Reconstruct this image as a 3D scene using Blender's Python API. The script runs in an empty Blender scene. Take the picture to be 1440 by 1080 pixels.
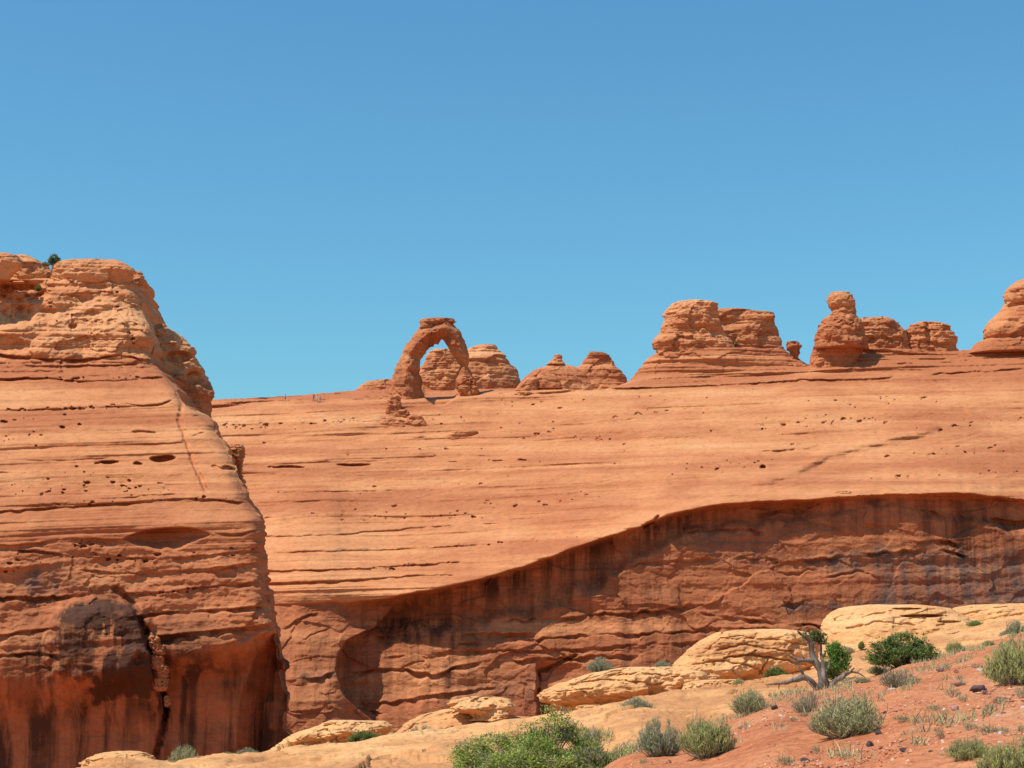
import bpy, bmesh, math, random
import numpy as np
from mathutils import Vector
R = math.radians
SC = bpy.context.scene
COL = SC.collection

# ------------------------------------------------------------------ camera, sky, sun, exposure
F = 2400.0                       # focal length in photo pixels (1440 wide)
HZ = 905.0                       # eye-level row of the photograph
CAMZ = 1.7
PITCH = math.atan((HZ - 540.0) / F)
cam = bpy.data.cameras.new('camera')
cam.sensor_width = 36.0
cam.lens = 36.0 * F / 1440.0
cam.clip_start = 0.1
cam.clip_end = 20000.0
camo = bpy.data.objects.new('camera', cam)
camo.location = (0, 0, CAMZ)
camo.rotation_euler = (math.pi / 2 + PITCH, 0, 0)
COL.objects.link(camo)
SC.camera = camo

SKY_TINT = (0.50, 1.005, 1.29, 1)
SUN_EL, SUN_OFF = 57.0, 63.0     # sun high, behind the left shoulder
wd = bpy.data.worlds.new('World'); SC.world = wd; wd.use_nodes = True
nt = wd.node_tree; nt.nodes.clear()
wo = nt.nodes.new('ShaderNodeOutputWorld'); bg = nt.nodes.new('ShaderNodeBackground')
sky = nt.nodes.new('ShaderNodeTexSky'); sky.sky_type = 'NISHITA'; sky.sun_disc = False
sky.sun_elevation = R(SUN_EL); sky.sun_rotation = R(180 + SUN_OFF)
sky.altitude = 0; sky.air_density = 1.5; sky.dust_density = 0.1; sky.ozone_density = 1.0
bg.inputs['Strength'].default_value = 0.1
skt = nt.nodes.new('ShaderNodeMix'); skt.data_type = 'RGBA'; skt.blend_type = 'MULTIPLY'; skt.inputs[0].default_value = 1.0
skt.inputs[7].default_value = SKY_TINT
nt.links.new(sky.outputs[0], skt.inputs[6]); nt.links.new(skt.outputs[2], bg.inputs[0]); nt.links.new(bg.outputs[0], wo.inputs[0])

sl = bpy.data.lights.new('sun', 'SUN'); sl.energy = 4.8; sl.angle = R(0.5); sl.color = (1.0, 0.955, 0.88)
so = bpy.data.objects.new('sun', sl); COL.objects.link(so)
SV = Vector((-math.cos(R(SUN_EL)) * math.sin(R(SUN_OFF)), -math.cos(R(SUN_EL)) * math.cos(R(SUN_OFF)), math.sin(R(SUN_EL))))
so.rotation_euler = SV.to_track_quat('Z', 'Y').to_euler(); so.location = (-60, -60, 120)
SC.view_settings.view_transform = 'Standard'
SC.view_settings.look = 'None'
SC.view_settings.exposure = 0.0
SC.view_settings.gamma = 1.0

# ------------------------------------------------------------------ helpers
rng = np.random.default_rng(7)
random.seed(7)
CP, SP = math.cos(PITCH), math.sin(PITCH)

def at(px, py, Y):
    """world point seen at photo pixel (px, py), Y metres in front of the camera"""
    px = np.asarray(px, float); py = np.asarray(py, float); Y = np.asarray(Y, float)
    cx = (px - 720.0) / F; cy = (540.0 - py) / F
    yd = CP - cy * SP; zd = SP + cy * CP
    k = Y / yd
    return np.stack(np.broadcast_arrays(cx * k, Y, CAMZ + zd * k), -1)

def vat(px, py, Y): return Vector(at(px, py, Y).tolist())

_PT = np.random.default_rng(11).permutation(256).astype(np.int32)
_VT = np.random.default_rng(12).uniform(-1, 1, 256).astype(np.float32)

def noise(x, y, z, seed=0):
    """smooth 3-D value noise"""
    sh = np.broadcast_shapes(np.shape(x), np.shape(y), np.shape(z))
    def prep(a, off):
        a = np.asarray(a, np.float32) + np.float32(off)
        f = np.floor(a); t = a - f
        return f.astype(np.int32), t * t * t * (t * (t * 6 - 15) + 10)
    ix, u = prep(x, (seed * 0.731) % 1.0); iy, v = prep(y, (seed * 0.317) % 1.0); iz, w = prep(z, (seed * 0.553) % 1.0)
    s = np.int32((seed * 37) & 255)
    a0 = _PT[(ix + s) & 255]; a1 = _PT[(ix + 1 + s) & 255]
    iz1 = iz + 1; iy1 = iy + 1
    r = []
    for a in (a0, a1):
        b0 = _PT[(a + iy) & 255]; b1 = _PT[(a + iy1) & 255]
        c00 = _VT[_PT[(b0 + iz) & 255]]; c01 = _VT[_PT[(b0 + iz1) & 255]]; c10 = _VT[_PT[(b1 + iz) & 255]]; c11 = _VT[_PT[(b1 + iz1) & 255]]
        p = c00 + (c01 - c00) * w; q = c10 + (c11 - c10) * w
        r.append(p + (q - p) * v)
    return r[0] + (r[1] - r[0]) * u

def fbm(x, y, z, octv=4, seed=0, gain=0.5):
    r = 0; a = 1.0; f = 1.0; tot = 0
    for i in range(octv):
        r = r + a * noise(x * f + 17.3 * i, y * f - 9.1 * i, z * f + 5.7 * i, seed + i); tot += a; a *= gain; f *= 2.03
    return r / tot

def sstep(a, b, t):
    t = np.clip((t - a) / (b - a), 0, 1); return t * t * (3 - 2 * t)

def curve(pts):
    xs = np.array([p[0] for p in pts], float); ys = np.array([p[1] for p in pts], float)
    # smooth interpolation (catmull-rom like, monotone-ish)
    m = np.gradient(ys, xs)
    def f(x):
        x = np.asarray(x, float)
        xc = np.clip(x, xs[0], xs[-1])
        i = np.clip(np.searchsorted(xs, xc) - 1, 0, len(xs) - 2)
        h = xs[i + 1] - xs[i]; t = (xc - xs[i]) / h
        t2, t3 = t * t, t * t * t
        return (2 * t3 - 3 * t2 + 1) * ys[i] + (t3 - 2 * t2 + t) * h * m[i] + (-2 * t3 + 3 * t2) * ys[i + 1] + (t3 - t2) * h * m[i + 1]
    return f

def tag(o, label=None, cat=None, group=None, kind=None):
    if label: o['label'] = label
    if cat: o['category'] = cat
    if group: o['group'] = group
    if kind: o['kind'] = kind
    return o

def empty(name, loc, label, cat, group=None):
    o = bpy.data.objects.new(name, None); o.location = Vector(loc); o.empty_display_size = 0.3
    COL.objects.link(o); return tag(o, label, cat, group)

def mesh_np(name, V, quads=None, tris=None, attr=None, smooth=True):
    V = np.ascontiguousarray(np.asarray(V, np.float32).reshape(-1, 3))
    me = bpy.data.meshes.new(name)
    loops = []; sizes = []
    if quads is not None and len(quads): quads = np.asarray(quads, np.int32); loops.append(quads.ravel()); sizes.append(np.full(len(quads), 4, np.int32))
    if tris is not None and len(tris): tris = np.asarray(tris, np.int32); loops.append(tris.ravel()); sizes.append(np.full(len(tris), 3, np.int32))
    loops = np.concatenate(loops); sizes = np.concatenate(sizes)
    starts = np.concatenate([[0], np.cumsum(sizes)[:-1]]).astype(np.int32)
    me.vertices.add(len(V)); me.vertices.foreach_set('co', V.ravel())
    me.loops.add(len(loops)); me.loops.foreach_set('vertex_index', loops)
    me.polygons.add(len(sizes)); me.polygons.foreach_set('loop_start', starts)
    me.update(calc_edges=True)
    me.polygons.foreach_set('use_smooth', np.full(len(sizes), smooth, bool))
    if attr is not None:
        ca = me.color_attributes.new('tint', 'FLOAT_COLOR', 'POINT')
        A = np.zeros((len(V), 4), np.float32); A[:, 3] = 1; A[:, :attr.shape[1]] = attr
        ca.data.foreach_set('color', A.ravel())
    me.validate(); me.update()
    return me

def link(name, me, mat, parent=None, loc=None):
    """one mesh object; loc = base point the mesh was built around (mesh given in world coordinates)"""
    o = bpy.data.objects.new(name, me)
    if mat is not None and not me.materials: me.materials.append(mat)
    COL.objects.link(o)
    if parent is not None:
        o.parent = parent
    elif loc is not None:
        o.location = Vector(loc)
    return o

def gridq(nr, nc, wrap=False):
    r = np.arange(nr - 1)[:, None]; c = np.arange(nc if wrap else nc - 1)[None, :]
    c2 = (c + 1) % nc
    a = r * nc + c; b = r * nc + c2; d = (r + 1) * nc + c2; e = (r + 1) * nc + c
    return np.stack(np.broadcast_arrays(a, e, d, b), -1).reshape(-1, 4)

# ------------------------------------------------------------------ materials
def N(nt, t, **kw):
    n = nt.nodes.new(t)
    for k, v in kw.items(): setattr(n, k, v)
    return n

def newmat(name):
    m = bpy.data.materials.new(name); m.use_nodes = True
    nt = m.node_tree; nt.nodes.clear()
    o = N(nt, 'ShaderNodeOutputMaterial'); b = N(nt, 'ShaderNodeBsdfPrincipled')
    b.inputs['Roughness'].default_value = 0.9
    b.inputs['Specular IOR Level'].default_value = 0.15
    nt.links.new(b.outputs[0], o.inputs[0])
    return m, nt, b

def nz(nt, pos, scale, detail=5, sc=1.0, rough=0.55, dist=0.0, rot=(0, 0, 0)):
    if any(rot):
        m0 = N(nt, 'ShaderNodeMapping'); m0.inputs['Rotation'].default_value = rot; nt.links.new(pos, m0.inputs[0]); pos = m0.outputs[0]
    mp = N(nt, 'ShaderNodeMapping'); mp.inputs['Scale'].default_value = scale
    nt.links.new(pos, mp.inputs[0])
    n = N(nt, 'ShaderNodeTexNoise'); n.inputs['Scale'].default_value = sc; n.inputs['Detail'].default_value = detail
    n.inputs['Roughness'].default_value = rough; n.inputs['Distortion'].default_value = dist
    nt.links.new(mp.outputs[0], n.inputs['Vector']); return n.outputs[0]

def ramp(nt, fac, stops):
    r = N(nt, 'ShaderNodeValToRGB'); e = r.color_ramp.elements
    e[0].position, e[0].color = stops[0][0], (*stops[0][1], 1)
    e[1].position, e[1].color = stops[-1][0], (*stops[-1][1], 1)
    for p, c in stops[1:-1]:
        k = e.new(p); k.color = (*c, 1)
    nt.links.new(fac, r.inputs[0]); return r.outputs[0]

def mixc(nt, fac, a, b, mode='MIX'):
    m = N(nt, 'ShaderNodeMix', data_type='RGBA', blend_type=mode)
    for s, v in ((m.inputs[0], fac), (m.inputs[6], a), (m.inputs[7], b)):
        if isinstance(v, (int, float)): s.default_value = v
        elif isinstance(v, tuple): s.default_value = (*v, 1)
        else: nt.links.new(v, s)
    return m.outputs[2]

def mth(nt, op, a, b=None):
    m = N(nt, 'ShaderNodeMath', operation=op)
    for s, v in ((m.inputs[0], a), (m.inputs[1], b)):
        if v is None: continue
        if isinstance(v, (int, float)): s.default_value = v
        else: nt.links.new(v, s)
    return m.outputs[0]

def rng_(nt, v, a, b, c=0.0, d=1.0):
    m = N(nt, 'ShaderNodeMapRange', clamp=True)
    m.inputs[1].default_value = a; m.inputs[2].default_value = b; m.inputs[3].default_value = c; m.inputs[4].default_value = d
    nt.links.new(v, m.inputs[0]); return m.outputs[0]

def rock_mat(name, red, tan, pale, unit=1.0, bump=0.35, dipx=0.03):
    """layered sandstone; tint.r = dark varnish and painted shade, tint.g = tan rock, tint.b = grey-blue varnish"""
    m, nt, b = newmat(name)
    g = N(nt, 'ShaderNodeNewGeometry').outputs['Position']
    at_ = N(nt, 'ShaderNodeVertexColor', layer_name='tint')
    sp = N(nt, 'ShaderNodeSeparateColor'); nt.links.new(at_.outputs[0], sp.inputs[0])
    u = 1.0 / unit
    band = nz(nt, g, (0.014 * u, 0.014 * u, 0.30 * u), 5, 1.0, 0.55, 0.5)
    fine = nz(nt, g, (0.05 * u, 0.05 * u, 2.6 * u), 4, 1.0, 0.6, 0.2)
    blot = nz(nt, g, (0.06 * u, 0.06 * u, 0.1 * u), 6, 1.0, 0.6, 0.4)
    mot = nz(nt, g, (1.1 * u, 1.1 * u, 1.6 * u), 6, 1.0, 0.65)
    f = mth(nt, 'ADD', rng_(nt, band, 0.38, 0.62, -0.15, 0.55), rng_(nt, blot, 0.35, 0.7, -0.2, 0.4))
    fin2 = nz(nt, g, (0.06 * u, 0.06 * u, 2.0 * u), 4, 1.0, 0.6, 0.3, rot=(0.1, 0.30, 0))
    sel = rng_(nt, nz(nt, g, (0.05 * u, 0.05 * u, 0.16 * u), 3, 1.0, 0.5, 0.3), 0.47, 0.55)
    fmix = N(nt, 'ShaderNodeMix'); nt.links.new(sel, fmix.inputs[0]); nt.links.new(fine, fmix.inputs[2]); nt.links.new(fin2, fmix.inputs[3])
    f = mth(nt, 'ADD', f, rng_(nt, fmix.outputs[0], 0.35, 0.65, -0.10, 0.14))
    f = mth(nt, 'ADD', f, sp.outputs[1])
    c = ramp(nt, f, [(0.0, red), (0.55, tan), (1.0, pale)])
    c = mixc(nt, 0.55, c, ramp(nt, mot, [(0.25, (0.55, 0.5, 0.48)), (0.5, (1, 1, 1)), (0.8, (1.16, 1.14, 1.1))]), 'MULTIPLY')
    speck = nz(nt, g, (5 * u, 5 * u, 9 * u), 3, 1.0, 0.7)
    c = mixc(nt, 0.45, c, ramp(nt, speck, [(0.3, (0.72, 0.68, 0.66)), (0.55, (1, 1, 1)), (0.75, (1.1, 1.1, 1.08))]), 'MULTIPLY')
    st = nz(nt, g, (0.55 * u, 0.3 * u, 0.028 * u), 5, 1.0, 0.65, 0.15)
    st2 = nz(nt, g, (0.13 * u, 0.13 * u, 0.12 * u), 5, 1.0, 0.6, 0.3)
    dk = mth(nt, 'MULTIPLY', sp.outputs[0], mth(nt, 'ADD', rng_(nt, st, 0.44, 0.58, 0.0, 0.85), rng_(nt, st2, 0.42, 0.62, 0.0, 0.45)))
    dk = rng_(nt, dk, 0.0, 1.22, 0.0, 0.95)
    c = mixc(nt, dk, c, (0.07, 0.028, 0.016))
    gb = mth(nt, 'MULTIPLY', sp.outputs[2], mth(nt, 'MULTIPLY', rng_(nt, st, 0.36, 0.58, 0.3, 1.0), rng_(nt, mot, 0.36, 0.52, 0.35, 1.1)))
    gb = rng_(nt, gb, 0.0, 1.0, 0.0, 0.9)
    c = mixc(nt, gb, c, (0.115, 0.082, 0.068))
    nt.links.new(c, b.inputs['Base Color'])
    b1 = nz(nt, g, (0.7 * u, 0.7 * u, 2.2 * u), 8, 1.0, 0.68, 0.2)
    b2 = nz(nt, g, (2.5 * u, 2.5 * u, 5 * u), 6, 1.0, 0.7)
    h = mth(nt, 'ADD', b1, mth(nt, 'MULTIPLY', b2, 0.45))
    bp = N(nt, 'ShaderNodeBump'); bp.inputs['Strength'].default_value = bump; bp.inputs['Distance'].default_value = 0.55 * unit
    nt.links.new(h, bp.inputs['Height']); nt.links.new(bp.outputs[0], b.inputs['Normal'])
    return m

M_RED = rock_mat('red_sandstone', (0.47, 0.158, 0.064), (0.62, 0.248, 0.101), (0.70, 0.328, 0.144))
M_TAN = rock_mat('tan_sandstone', (0.56, 0.25, 0.098), (0.74, 0.37, 0.145), (0.80, 0.445, 0.195), unit=0.22, bump=0.5)

def soil_mat():
    m, nt, b = newmat('red_soil')
    g = N(nt, 'ShaderNodeNewGeometry').outputs['Position']
    a = nz(nt, g, (0.35, 0.25, 0.35), 6, 1.0, 0.6); f = nz(nt, g, (9, 6, 9), 5, 1.0, 0.7); p = nz(nt, g, (3, 2, 3), 6, 1.0, 0.65)
    c = ramp(nt, a, [(0.3, (0.44, 0.135, 0.052)), (0.5, (0.53, 0.185, 0.076)), (0.7, (0.58, 0.25, 0.12))])
    c = mixc(nt, 0.6, c, ramp(nt, f, [(0.34, (0.5, 0.45, 0.42)), (0.5, (1, 1, 1)), (0.66, (1.3, 1.4, 1.5))]), 'MULTIPLY')
    c = mixc(nt, 0.5, c, ramp(nt, p, [(0.3, (0.7, 0.66, 0.62)), (0.5, (1, 1, 1)), (0.72, (1.15, 1.2, 1.25))]), 'MULTIPLY')
    nt.links.new(c, b.inputs['Base Color'])
    bp = N(nt, 'ShaderNodeBump'); bp.inputs['Strength'].default_value = 0.6; bp.inputs['Distance'].default_value = 0.12
    nt.links.new(mth(nt, 'ADD', p, mth(nt, 'MULTIPLY', f, 0.4)), bp.inputs['Height']); nt.links.new(bp.outputs[0], b.inputs['Normal'])
    return m
M_SOIL = soil_mat()

def attr_mat(name, rough=0.85, transl=0.0):
    """plain matt surface coloured per leaf / twig / stone by the tint attribute, with slight noise"""
    m, nt, b = newmat(name); b.inputs['Roughness'].default_value = rough
    v = N(nt, 'ShaderNodeVertexColor', layer_name='tint')
    g = N(nt, 'ShaderNodeNewGeometry').outputs['Position']
    n = nz(nt, g, (6, 6, 6), 4, 1.0, 0.6)
    c = mixc(nt, 0.6, v.outputs[0], ramp(nt, n, [(0.3, (0.62, 0.62, 0.6)), (0.5, (1, 1, 1)), (0.75, (1.25, 1.22, 1.15))]), 'MULTIPLY')
    nt.links.new(c, b.inputs['Base Color'])
    if transl:
        # leaves of a tuft shade together: shading normal leans upwards
        va = N(nt, 'ShaderNodeVectorMath', operation='SCALE'); va.inputs['Scale'].default_value = 0.55
        nt.links.new(N(nt, 'ShaderNodeNewGeometry').outputs['Normal'], va.inputs[0])
        vb = N(nt, 'ShaderNodeVectorMath', operation='ADD'); vb.inputs[1].default_value = (-0.15, -0.2, 0.55); nt.links.new(va.outputs[0], vb.inputs[0])
        vn = N(nt, 'ShaderNodeVectorMath', operation='NORMALIZE'); nt.links.new(vb.outputs[0], vn.inputs[0]); nt.links.new(vn.outputs[0], b.inputs['Normal'])
        tr = N(nt, 'ShaderNodeBsdfTranslucent'); nt.links.new(c, tr.inputs[0])
        mx = N(nt, 'ShaderNodeMixShader'); mx.inputs[0].default_value = transl
        out = [n for n in nt.nodes if n.type == 'OUTPUT_MATERIAL'][0]
        nt.links.new(b.outputs[0], mx.inputs[1]); nt.links.new(tr.outputs[0], mx.inputs[2]); nt.links.new(mx.outputs[0], out.inputs[0])
    return m
M_LEAF = attr_mat('shrub_leaves', 0.8, 0.38)
M_TWIG = attr_mat('shrub_twigs', 0.9)
M_STONE = attr_mat('loose_stone', 0.85)
M_CLOTH = attr_mat('cloth_and_skin', 0.85)

def wood_mat():
    m, nt, b = newmat('weathered_wood')
    g = N(nt, 'ShaderNodeNewGeometry').outputs['Position']
    n = nz(nt, g, (9, 9, 1.6), 6, 1.0, 0.65, 0.4); p = nz(nt, g, (2, 2, 1.2), 4)
    c = ramp(nt, n, [(0.3, (0.075, 0.055, 0.042)), (0.5, (0.22, 0.17, 0.135)), (0.7, (0.40, 0.335, 0.275))])
    c = mixc(nt, rng_(nt, p, 0.45, 0.65, 0, 0.7), c, (0.12, 0.075, 0.05))
    nt.links.new(c, b.inputs['Base Color'])
    bp = N(nt, 'ShaderNodeBump'); bp.inputs['Strength'].default_value = 0.7; bp.inputs['Distance'].default_value = 0.04
    nt.links.new(n, bp.inputs['Height']); nt.links.new(bp.outputs[0], b.inputs['Normal'])
    return m
M_WOOD = wood_mat()

# ------------------------------------------------------------------ relief features (ledges, cracks, pits) in pixel rows of the cliff
def ledge(PX, PY, pts, d, w, wob=1.6, up=3.0, seed=1, ramp_px=1.6, lip=0.25, fade=14.0, soft=0.35):
    f = curve(pts) if len(pts) > 2 else (lambda x, p=pts: np.interp(x, [p[0][0], p[1][0]], [p[0][1], p[1][1]]))
    x0, x1 = pts[0][0], pts[-1][0]
    yl = f(PX) + wob * fbm(PX / 13.0, seed * 3.7, 0.0, 3, seed)
    t = PY - yl
    m = sstep(x0 - 2, x0 + fade, PX) * (1 - sstep(x1 - fade, x1 + 2, PX))
    amp = (0.75 + 0.6 * fbm(PX / 22.0, seed * 1.3, 4.0, 3, seed + 50)) * (soft + (1 - soft) * sstep(-.25, .35, fbm(PX / 34., seed * 2.7, 1.0, 3, seed + 77) + .15))
    ww = w * (0.8 + 0.5 * noise(PX / 17.0, seed * 2.1, 9.0, seed + 9))
    prof = sstep(-0.2, ramp_px, t) * (1 - sstep(0.25, 1.0, t / ww))
    bul = -lip * np.exp(-(np.minimum(t, 0) / up) ** 2) * (t < 0.8)
    return d * m * amp * (prof + bul)

def crack(PX, PY, pts, d, hw, seed=1):
    """groove along a polyline"""
    out = np.zeros(PX.shape, np.float32)
    best = np.full(PX.shape, 1e9, np.float32)
    wx = PX + 2.0 * fbm(PX / 9., PY / 9., seed, 2, seed); wy = PY + 2.0 * fbm(PX / 9., PY / 9., seed + 5.5, 2, seed + 3)
    for (a, b) in zip(pts[:-1], pts[1:]):
        dx, dy = b[0] - a[0], b[1] - a[1]; L2 = dx * dx + dy * dy
        t = np.clip(((wx - a[0]) * dx + (wy - a[1]) * dy) / L2, 0, 1)
        best = np.minimum(best, np.hypot(wx - a[0] - t * dx, wy - a[1] - t * dy))
    return d * (1 - sstep(0.15, 1.0, best / hw))

def pits(PX, PY, D, lst):
    xs = PX[0]
    for (x, y, rx, ry, d) in lst:
        c0, c1 = np.searchsorted(xs, [x - rx - 2, x + rx + 2])
        if c1 <= c0 or x - rx < xs[0] or x + rx > xs[-1]: continue
        a, b = PX[:, c0:c1], PY[:, c0:c1]
        q = ((a - x) / rx) ** 2 + ((b - y - 0.25 * ry * np.sin((a - x) / rx * 3 + x)) / ry) ** 2
        D[:, c0:c1] += d * (1 - sstep(0.35, 1.0, q))
    return D

def pitrow(x0, y0, x1, y1, n, size, d=0.5, spread=2.5, seed=0):
    r = np.random.default_rng(seed); out = []
    for i in range(n):
        t = r.random(); s = size * (0.5 + r.random() ** 2 * 1.2)
        out.append((x0 + (x1 - x0) * t, y0 + (y1 - y0) * t + r.normal() * spread, s * (1.0 + r.random()), s * 0.72, d * (0.6 + 0.8 * r.random())))
    return out

def inpoly(PX, PY, poly, soft=0.0):
    """soft point-in-polygon mask (signed distance)"""
    inside = np.zeros(PX.shape, bool); dist = np.full(PX.shape, 1e9)
    n = len(poly)
    for i in range(n):
        (x1, y1), (x2, y2) = poly[i], poly[(i + 1) % n]
        if y1 != y2:
            cond = ((y1 > PY) != (y2 > PY)) & (PX < (x2 - x1) * (PY - y1) / (y2 - y1) + x1)
            inside ^= cond
        dx, dy = x2 - x1, y2 - y1; t = np.clip(((PX - x1) * dx + (PY - y1) * dy) / (dx * dx + dy * dy + 1e-9), 0, 1)
        dist = np.minimum(dist, np.hypot(PX - x1 - t * dx, PY - y1 - t * dy))
    s = np.where(inside, dist, -dist)
    return sstep(-soft, soft, s) if soft > 0 else inside.astype(float)

def strata(x, y, z, th, seed, dip=0.03):
    s = z - dip * x + 0.9 * fbm(x / 30., y / 30., z / 30., 2, seed + 1) * th
    n = noise(s / th, x / 55., y / 55., seed) + 0.5 * noise(s / th * 2.7, x / 25., y / 25., seed + 3)
    return np.tanh(2.2 * n)

def flakes(x, y, z, sc, seed, k=3.0):
    """spalled slabs: stepped noise"""
    f = fbm(x / sc, y / sc, z / (sc * 0.6), 3, seed) * k
    fl = np.floor(f); fr = f - fl
    return (fl + sstep(0.80, 1.0, fr)) / k
def panels(x, z, sx, sz, seed):
    """flat spalled panels with straight broken edges: one random depth and tilt per cell"""
    x = np.asarray(x, np.float32) / sx + .35 * fbm(x / (sx * .8), 0.0, z / (sz * .8), 3, seed + 5); z = np.asarray(z, np.float32) / sz + .25 * fbm(x * 1.7, 3.0, z / sz * 1.3, 2, seed + 6)
    ix, iz = np.floor(x).astype(np.int32), np.floor(z).astype(np.int32)
    best = np.full(x.shape, 1e9, np.float32); out = np.zeros(x.shape, np.float32)
    for di in (-1, 0, 1):
        for dj in (-1, 0, 1):
            a = _PT[(ix + di + seed) & 255]; h = _PT[(a + iz + dj) & 255]
            px = ix + di + .5 + .48 * _VT[h]; pz = iz + dj + .5 + .48 * _VT[(h * 7 + 3) & 255]
            dd = (x - px) ** 2 + (z - pz) ** 2; k = dd < best
            best = np.where(k, dd, best)
            out = np.where(k, _VT[(h * 13 + 11) & 255] + .7 * (x - px) * _VT[(h * 5 + 1) & 255] + .7 * (z - pz) * _VT[(h * 3 + 9) & 255], out)
    return out

# ------------------------------------------------------------------ far slickrock hillside below the arch (terrain)
def build_hillside():
    cols = np.concatenate([np.arange(-60, 280, 8.0), np.arange(280, 1460, 1.0), np.arange(1460, 1640, 6.0)])
    Rg = curve([(-60, 574), (300, 562), (400, 557), (490, 550), (560, 547), (720, 546), (745, 545), (880, 538), (900, 528), (960, 514),
                (1010, 508), (1100, 508), (1137, 513), (1160, 503), (1230, 491), (1350, 493), (1385, 488), (1440, 484), (1640, 476)])
    Lg = curve([(-60, 592), (300, 578), (400, 572), (500, 566), (560, 564), (640, 561), (740, 553), (848, 545), (930, 544), (1011, 540), (1105, 534),
                (1140, 531), (1175, 532), (1300, 525), (1440, 517), (1640, 506)])
    Bg = curve([(-60, 850), (380, 850), (430, 847), (500, 846), (560, 838), (640, 822), (700, 808), (760, 788), (830, 762), (900, 740), (950, 722),
                (1000, 712), (1060, 706), (1130, 703), (1200, 698), (1260, 695), (1330, 694), (1440, 702), (1640, 708)])
    nr = 560
    v = np.linspace(0, 1, nr)[:, None]
    PX = np.broadcast_to(cols[None, :], (nr, len(cols))).copy()
    rg = Rg(cols) + 0.9 * fbm(cols / 9., 0.0, 0.0, 3, 5)
    PY = rg[None, :] + (1085 - rg[None, :]) * v
    bw = Bg(PX) + 2.5 * fbm(PX / 40., 1.0, 0.0, 3, 21)
    lg = Lg(PX); rr = np.broadcast_to(rg[None, :], PX.shape)
    # broad form: ridge -> ledge -> long slope -> rounded brow -> wall
    tl = np.clip((PY - rr) / np.maximum(lg - rr, 1), 0, 1)
    tb = np.clip((PY - lg) / (bw - lg), 0, 1)
    Dr, Dl = 331.0 + 15.0 * np.exp(-((PX - 622) / 62.) ** 4), 321.0
    Db = 268.0 + 0.004 * (PX - 900) - 6.0 * np.exp(-((PX - 430) / 70.) ** 2)
    D = Dr + (Dl - Dr) * tl
    rw = .03 + .27 * (1 - sstep(430, 620, PX))            # the brow rounds over at the left, breaks sharply at the right
    slope = tb - np.maximum(tb - (1 - rw), 0) ** 2 / (2 * rw)
    D = D + (Db - Dl) * slope
    arc = curve([(588, 548), (597, 559), (606, 567), (616, 571), (626, 569), (636, 563), (644, 556), (650, 548)])(PX)
    D = D + 6.0 * sstep(592, 599, PX) * (1 - sstep(637, 645, PX)) * (PY < arc)
    # rounded brow
    tw = PY - bw
    D = D + 0.0
    P0 = at(PX, PY, D); x, y, z = P0[..., 0], P0[..., 1], P0[..., 2]
    onw = sstep(-1, 3, tw)
    # undercut below the brow, shallow again lower down
    rec = curve([(-60, 0.2), (420, 0.2), (480, 0.3), (530, 2.2), (600, 4.0), (660, 4.4), (760, 4.2), (850, 4.0), (905, 3.4), (960, 2.6), (1060, 2.2), (1130, 1.8), (1190, 0.9),
                 (1260, 0.7), (1310, 1.3), (1360, 2.4), (1440, 2.6), (1640, 2.2)])(PX)
    depth_h = curve([(-60, 40), (480, 30), (530, 42), (650, 62), (760, 66), (860, 62), (905, 40), (1000, 34), (1130, 30), (1250, 18), (1360, 40), (1640, 45)])(PX)
    depth_h = depth_h * (1 + 0.35 * fbm(PX / 28., PY / 60., 3.0, 3, 33))
    undercut = .88 * rec * sstep(-0.5, 2.6, tw) * (1 - 0.62 * sstep(0.75, 1.1, tw / depth_h))
    D = D + undercut * (1 - sstep(90, 230, tw) * 0.6)
    # brow lip rounding (slope steepens to the edge)
    D = D - 1.1 * np.exp(-(tw / 16.) ** 2) * (tw < 0) * sstep(500, 640, PX)
    # wall leans back slightly towards its foot at the left, forward at the right
    D = D - onw * np.clip(tw, 0, 260) * 0.010
    # alcove left of centre: front bulge at 390-480, hollow to the right of its curved edge
    edge = curve([(840, 560), (862, 545), (880, 528), (900, 490), (925, 475), (950, 474), (985, 490), (1010, 520), (1085, 560)])(PY)
    ew = edge + 2 * fbm(PY / 10., 3.0, 0, 2, 71)
    hollow = sstep(-1, 3, PX - ew) * sstep(838, 870, PY)
    D = D + onw * (3.2 * hollow * np.exp(-np.clip(PX - ew - 15, 0, 999) / 120.) * (1 - sstep(960, 1010, PY) * .6) - (1 - hollow) * (1 - sstep(470, 530, PX)) * np.clip(tw, 0, 140) * .035)
    # ---- ledges on the slope
    Lf = lambda *a, **k: .62 * ledge(PX, PY, *a, **k)
    D += Lf([(280, 564), (400, 559), (495, 553), (548, 555)], 1.0, 4, seed=2)
    D += Lf([(480, 562), (548, 559), (560, 560)], .5, 3, seed=102)
    Lg_ = Lf; Lf = lambda *a, **k: 1.6 * Lg_(*a, **k)
    D += Lf([(690, 553), (740, 552), (848, 546), (930, 544), (1011, 541), (1105, 535), (1140, 532), (1185, 533), (1300, 526), (1440, 518), (1640, 507)], 1.3, 6, seed=3)
    D += Lf([(905, 533), (960, 530), (1040, 525), (1140, 522)], .8, 5, seed=4)
    D += Lf([(1010, 516), (1080, 516), (1137, 517)], .6, 4, seed=5)
    D += Lf([(1180, 519), (1240, 513), (1330, 508), (1440, 500), (1600, 492)], .8, 5, seed=6)
    D += Lf([(1225, 497), (1290, 496), (1350, 498)], .5, 4, seed=7)
    D += Lf([(1220, 536), (1275, 534)], .7, 5, seed=8)
    D += Lf([(1335, 529), (1360, 528)], .5, 3, seed=9)
    D += Lf([(950, 521), (1010, 517), (1090, 514)], .7, 4, seed=202) + Lf([(890, 539), (1000, 535), (1120, 528)], .6, 4, seed=203) + Lf([(1210, 508), (1330, 503), (1440, 496)], .6, 4, seed=204)
    Lf = Lg_
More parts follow.
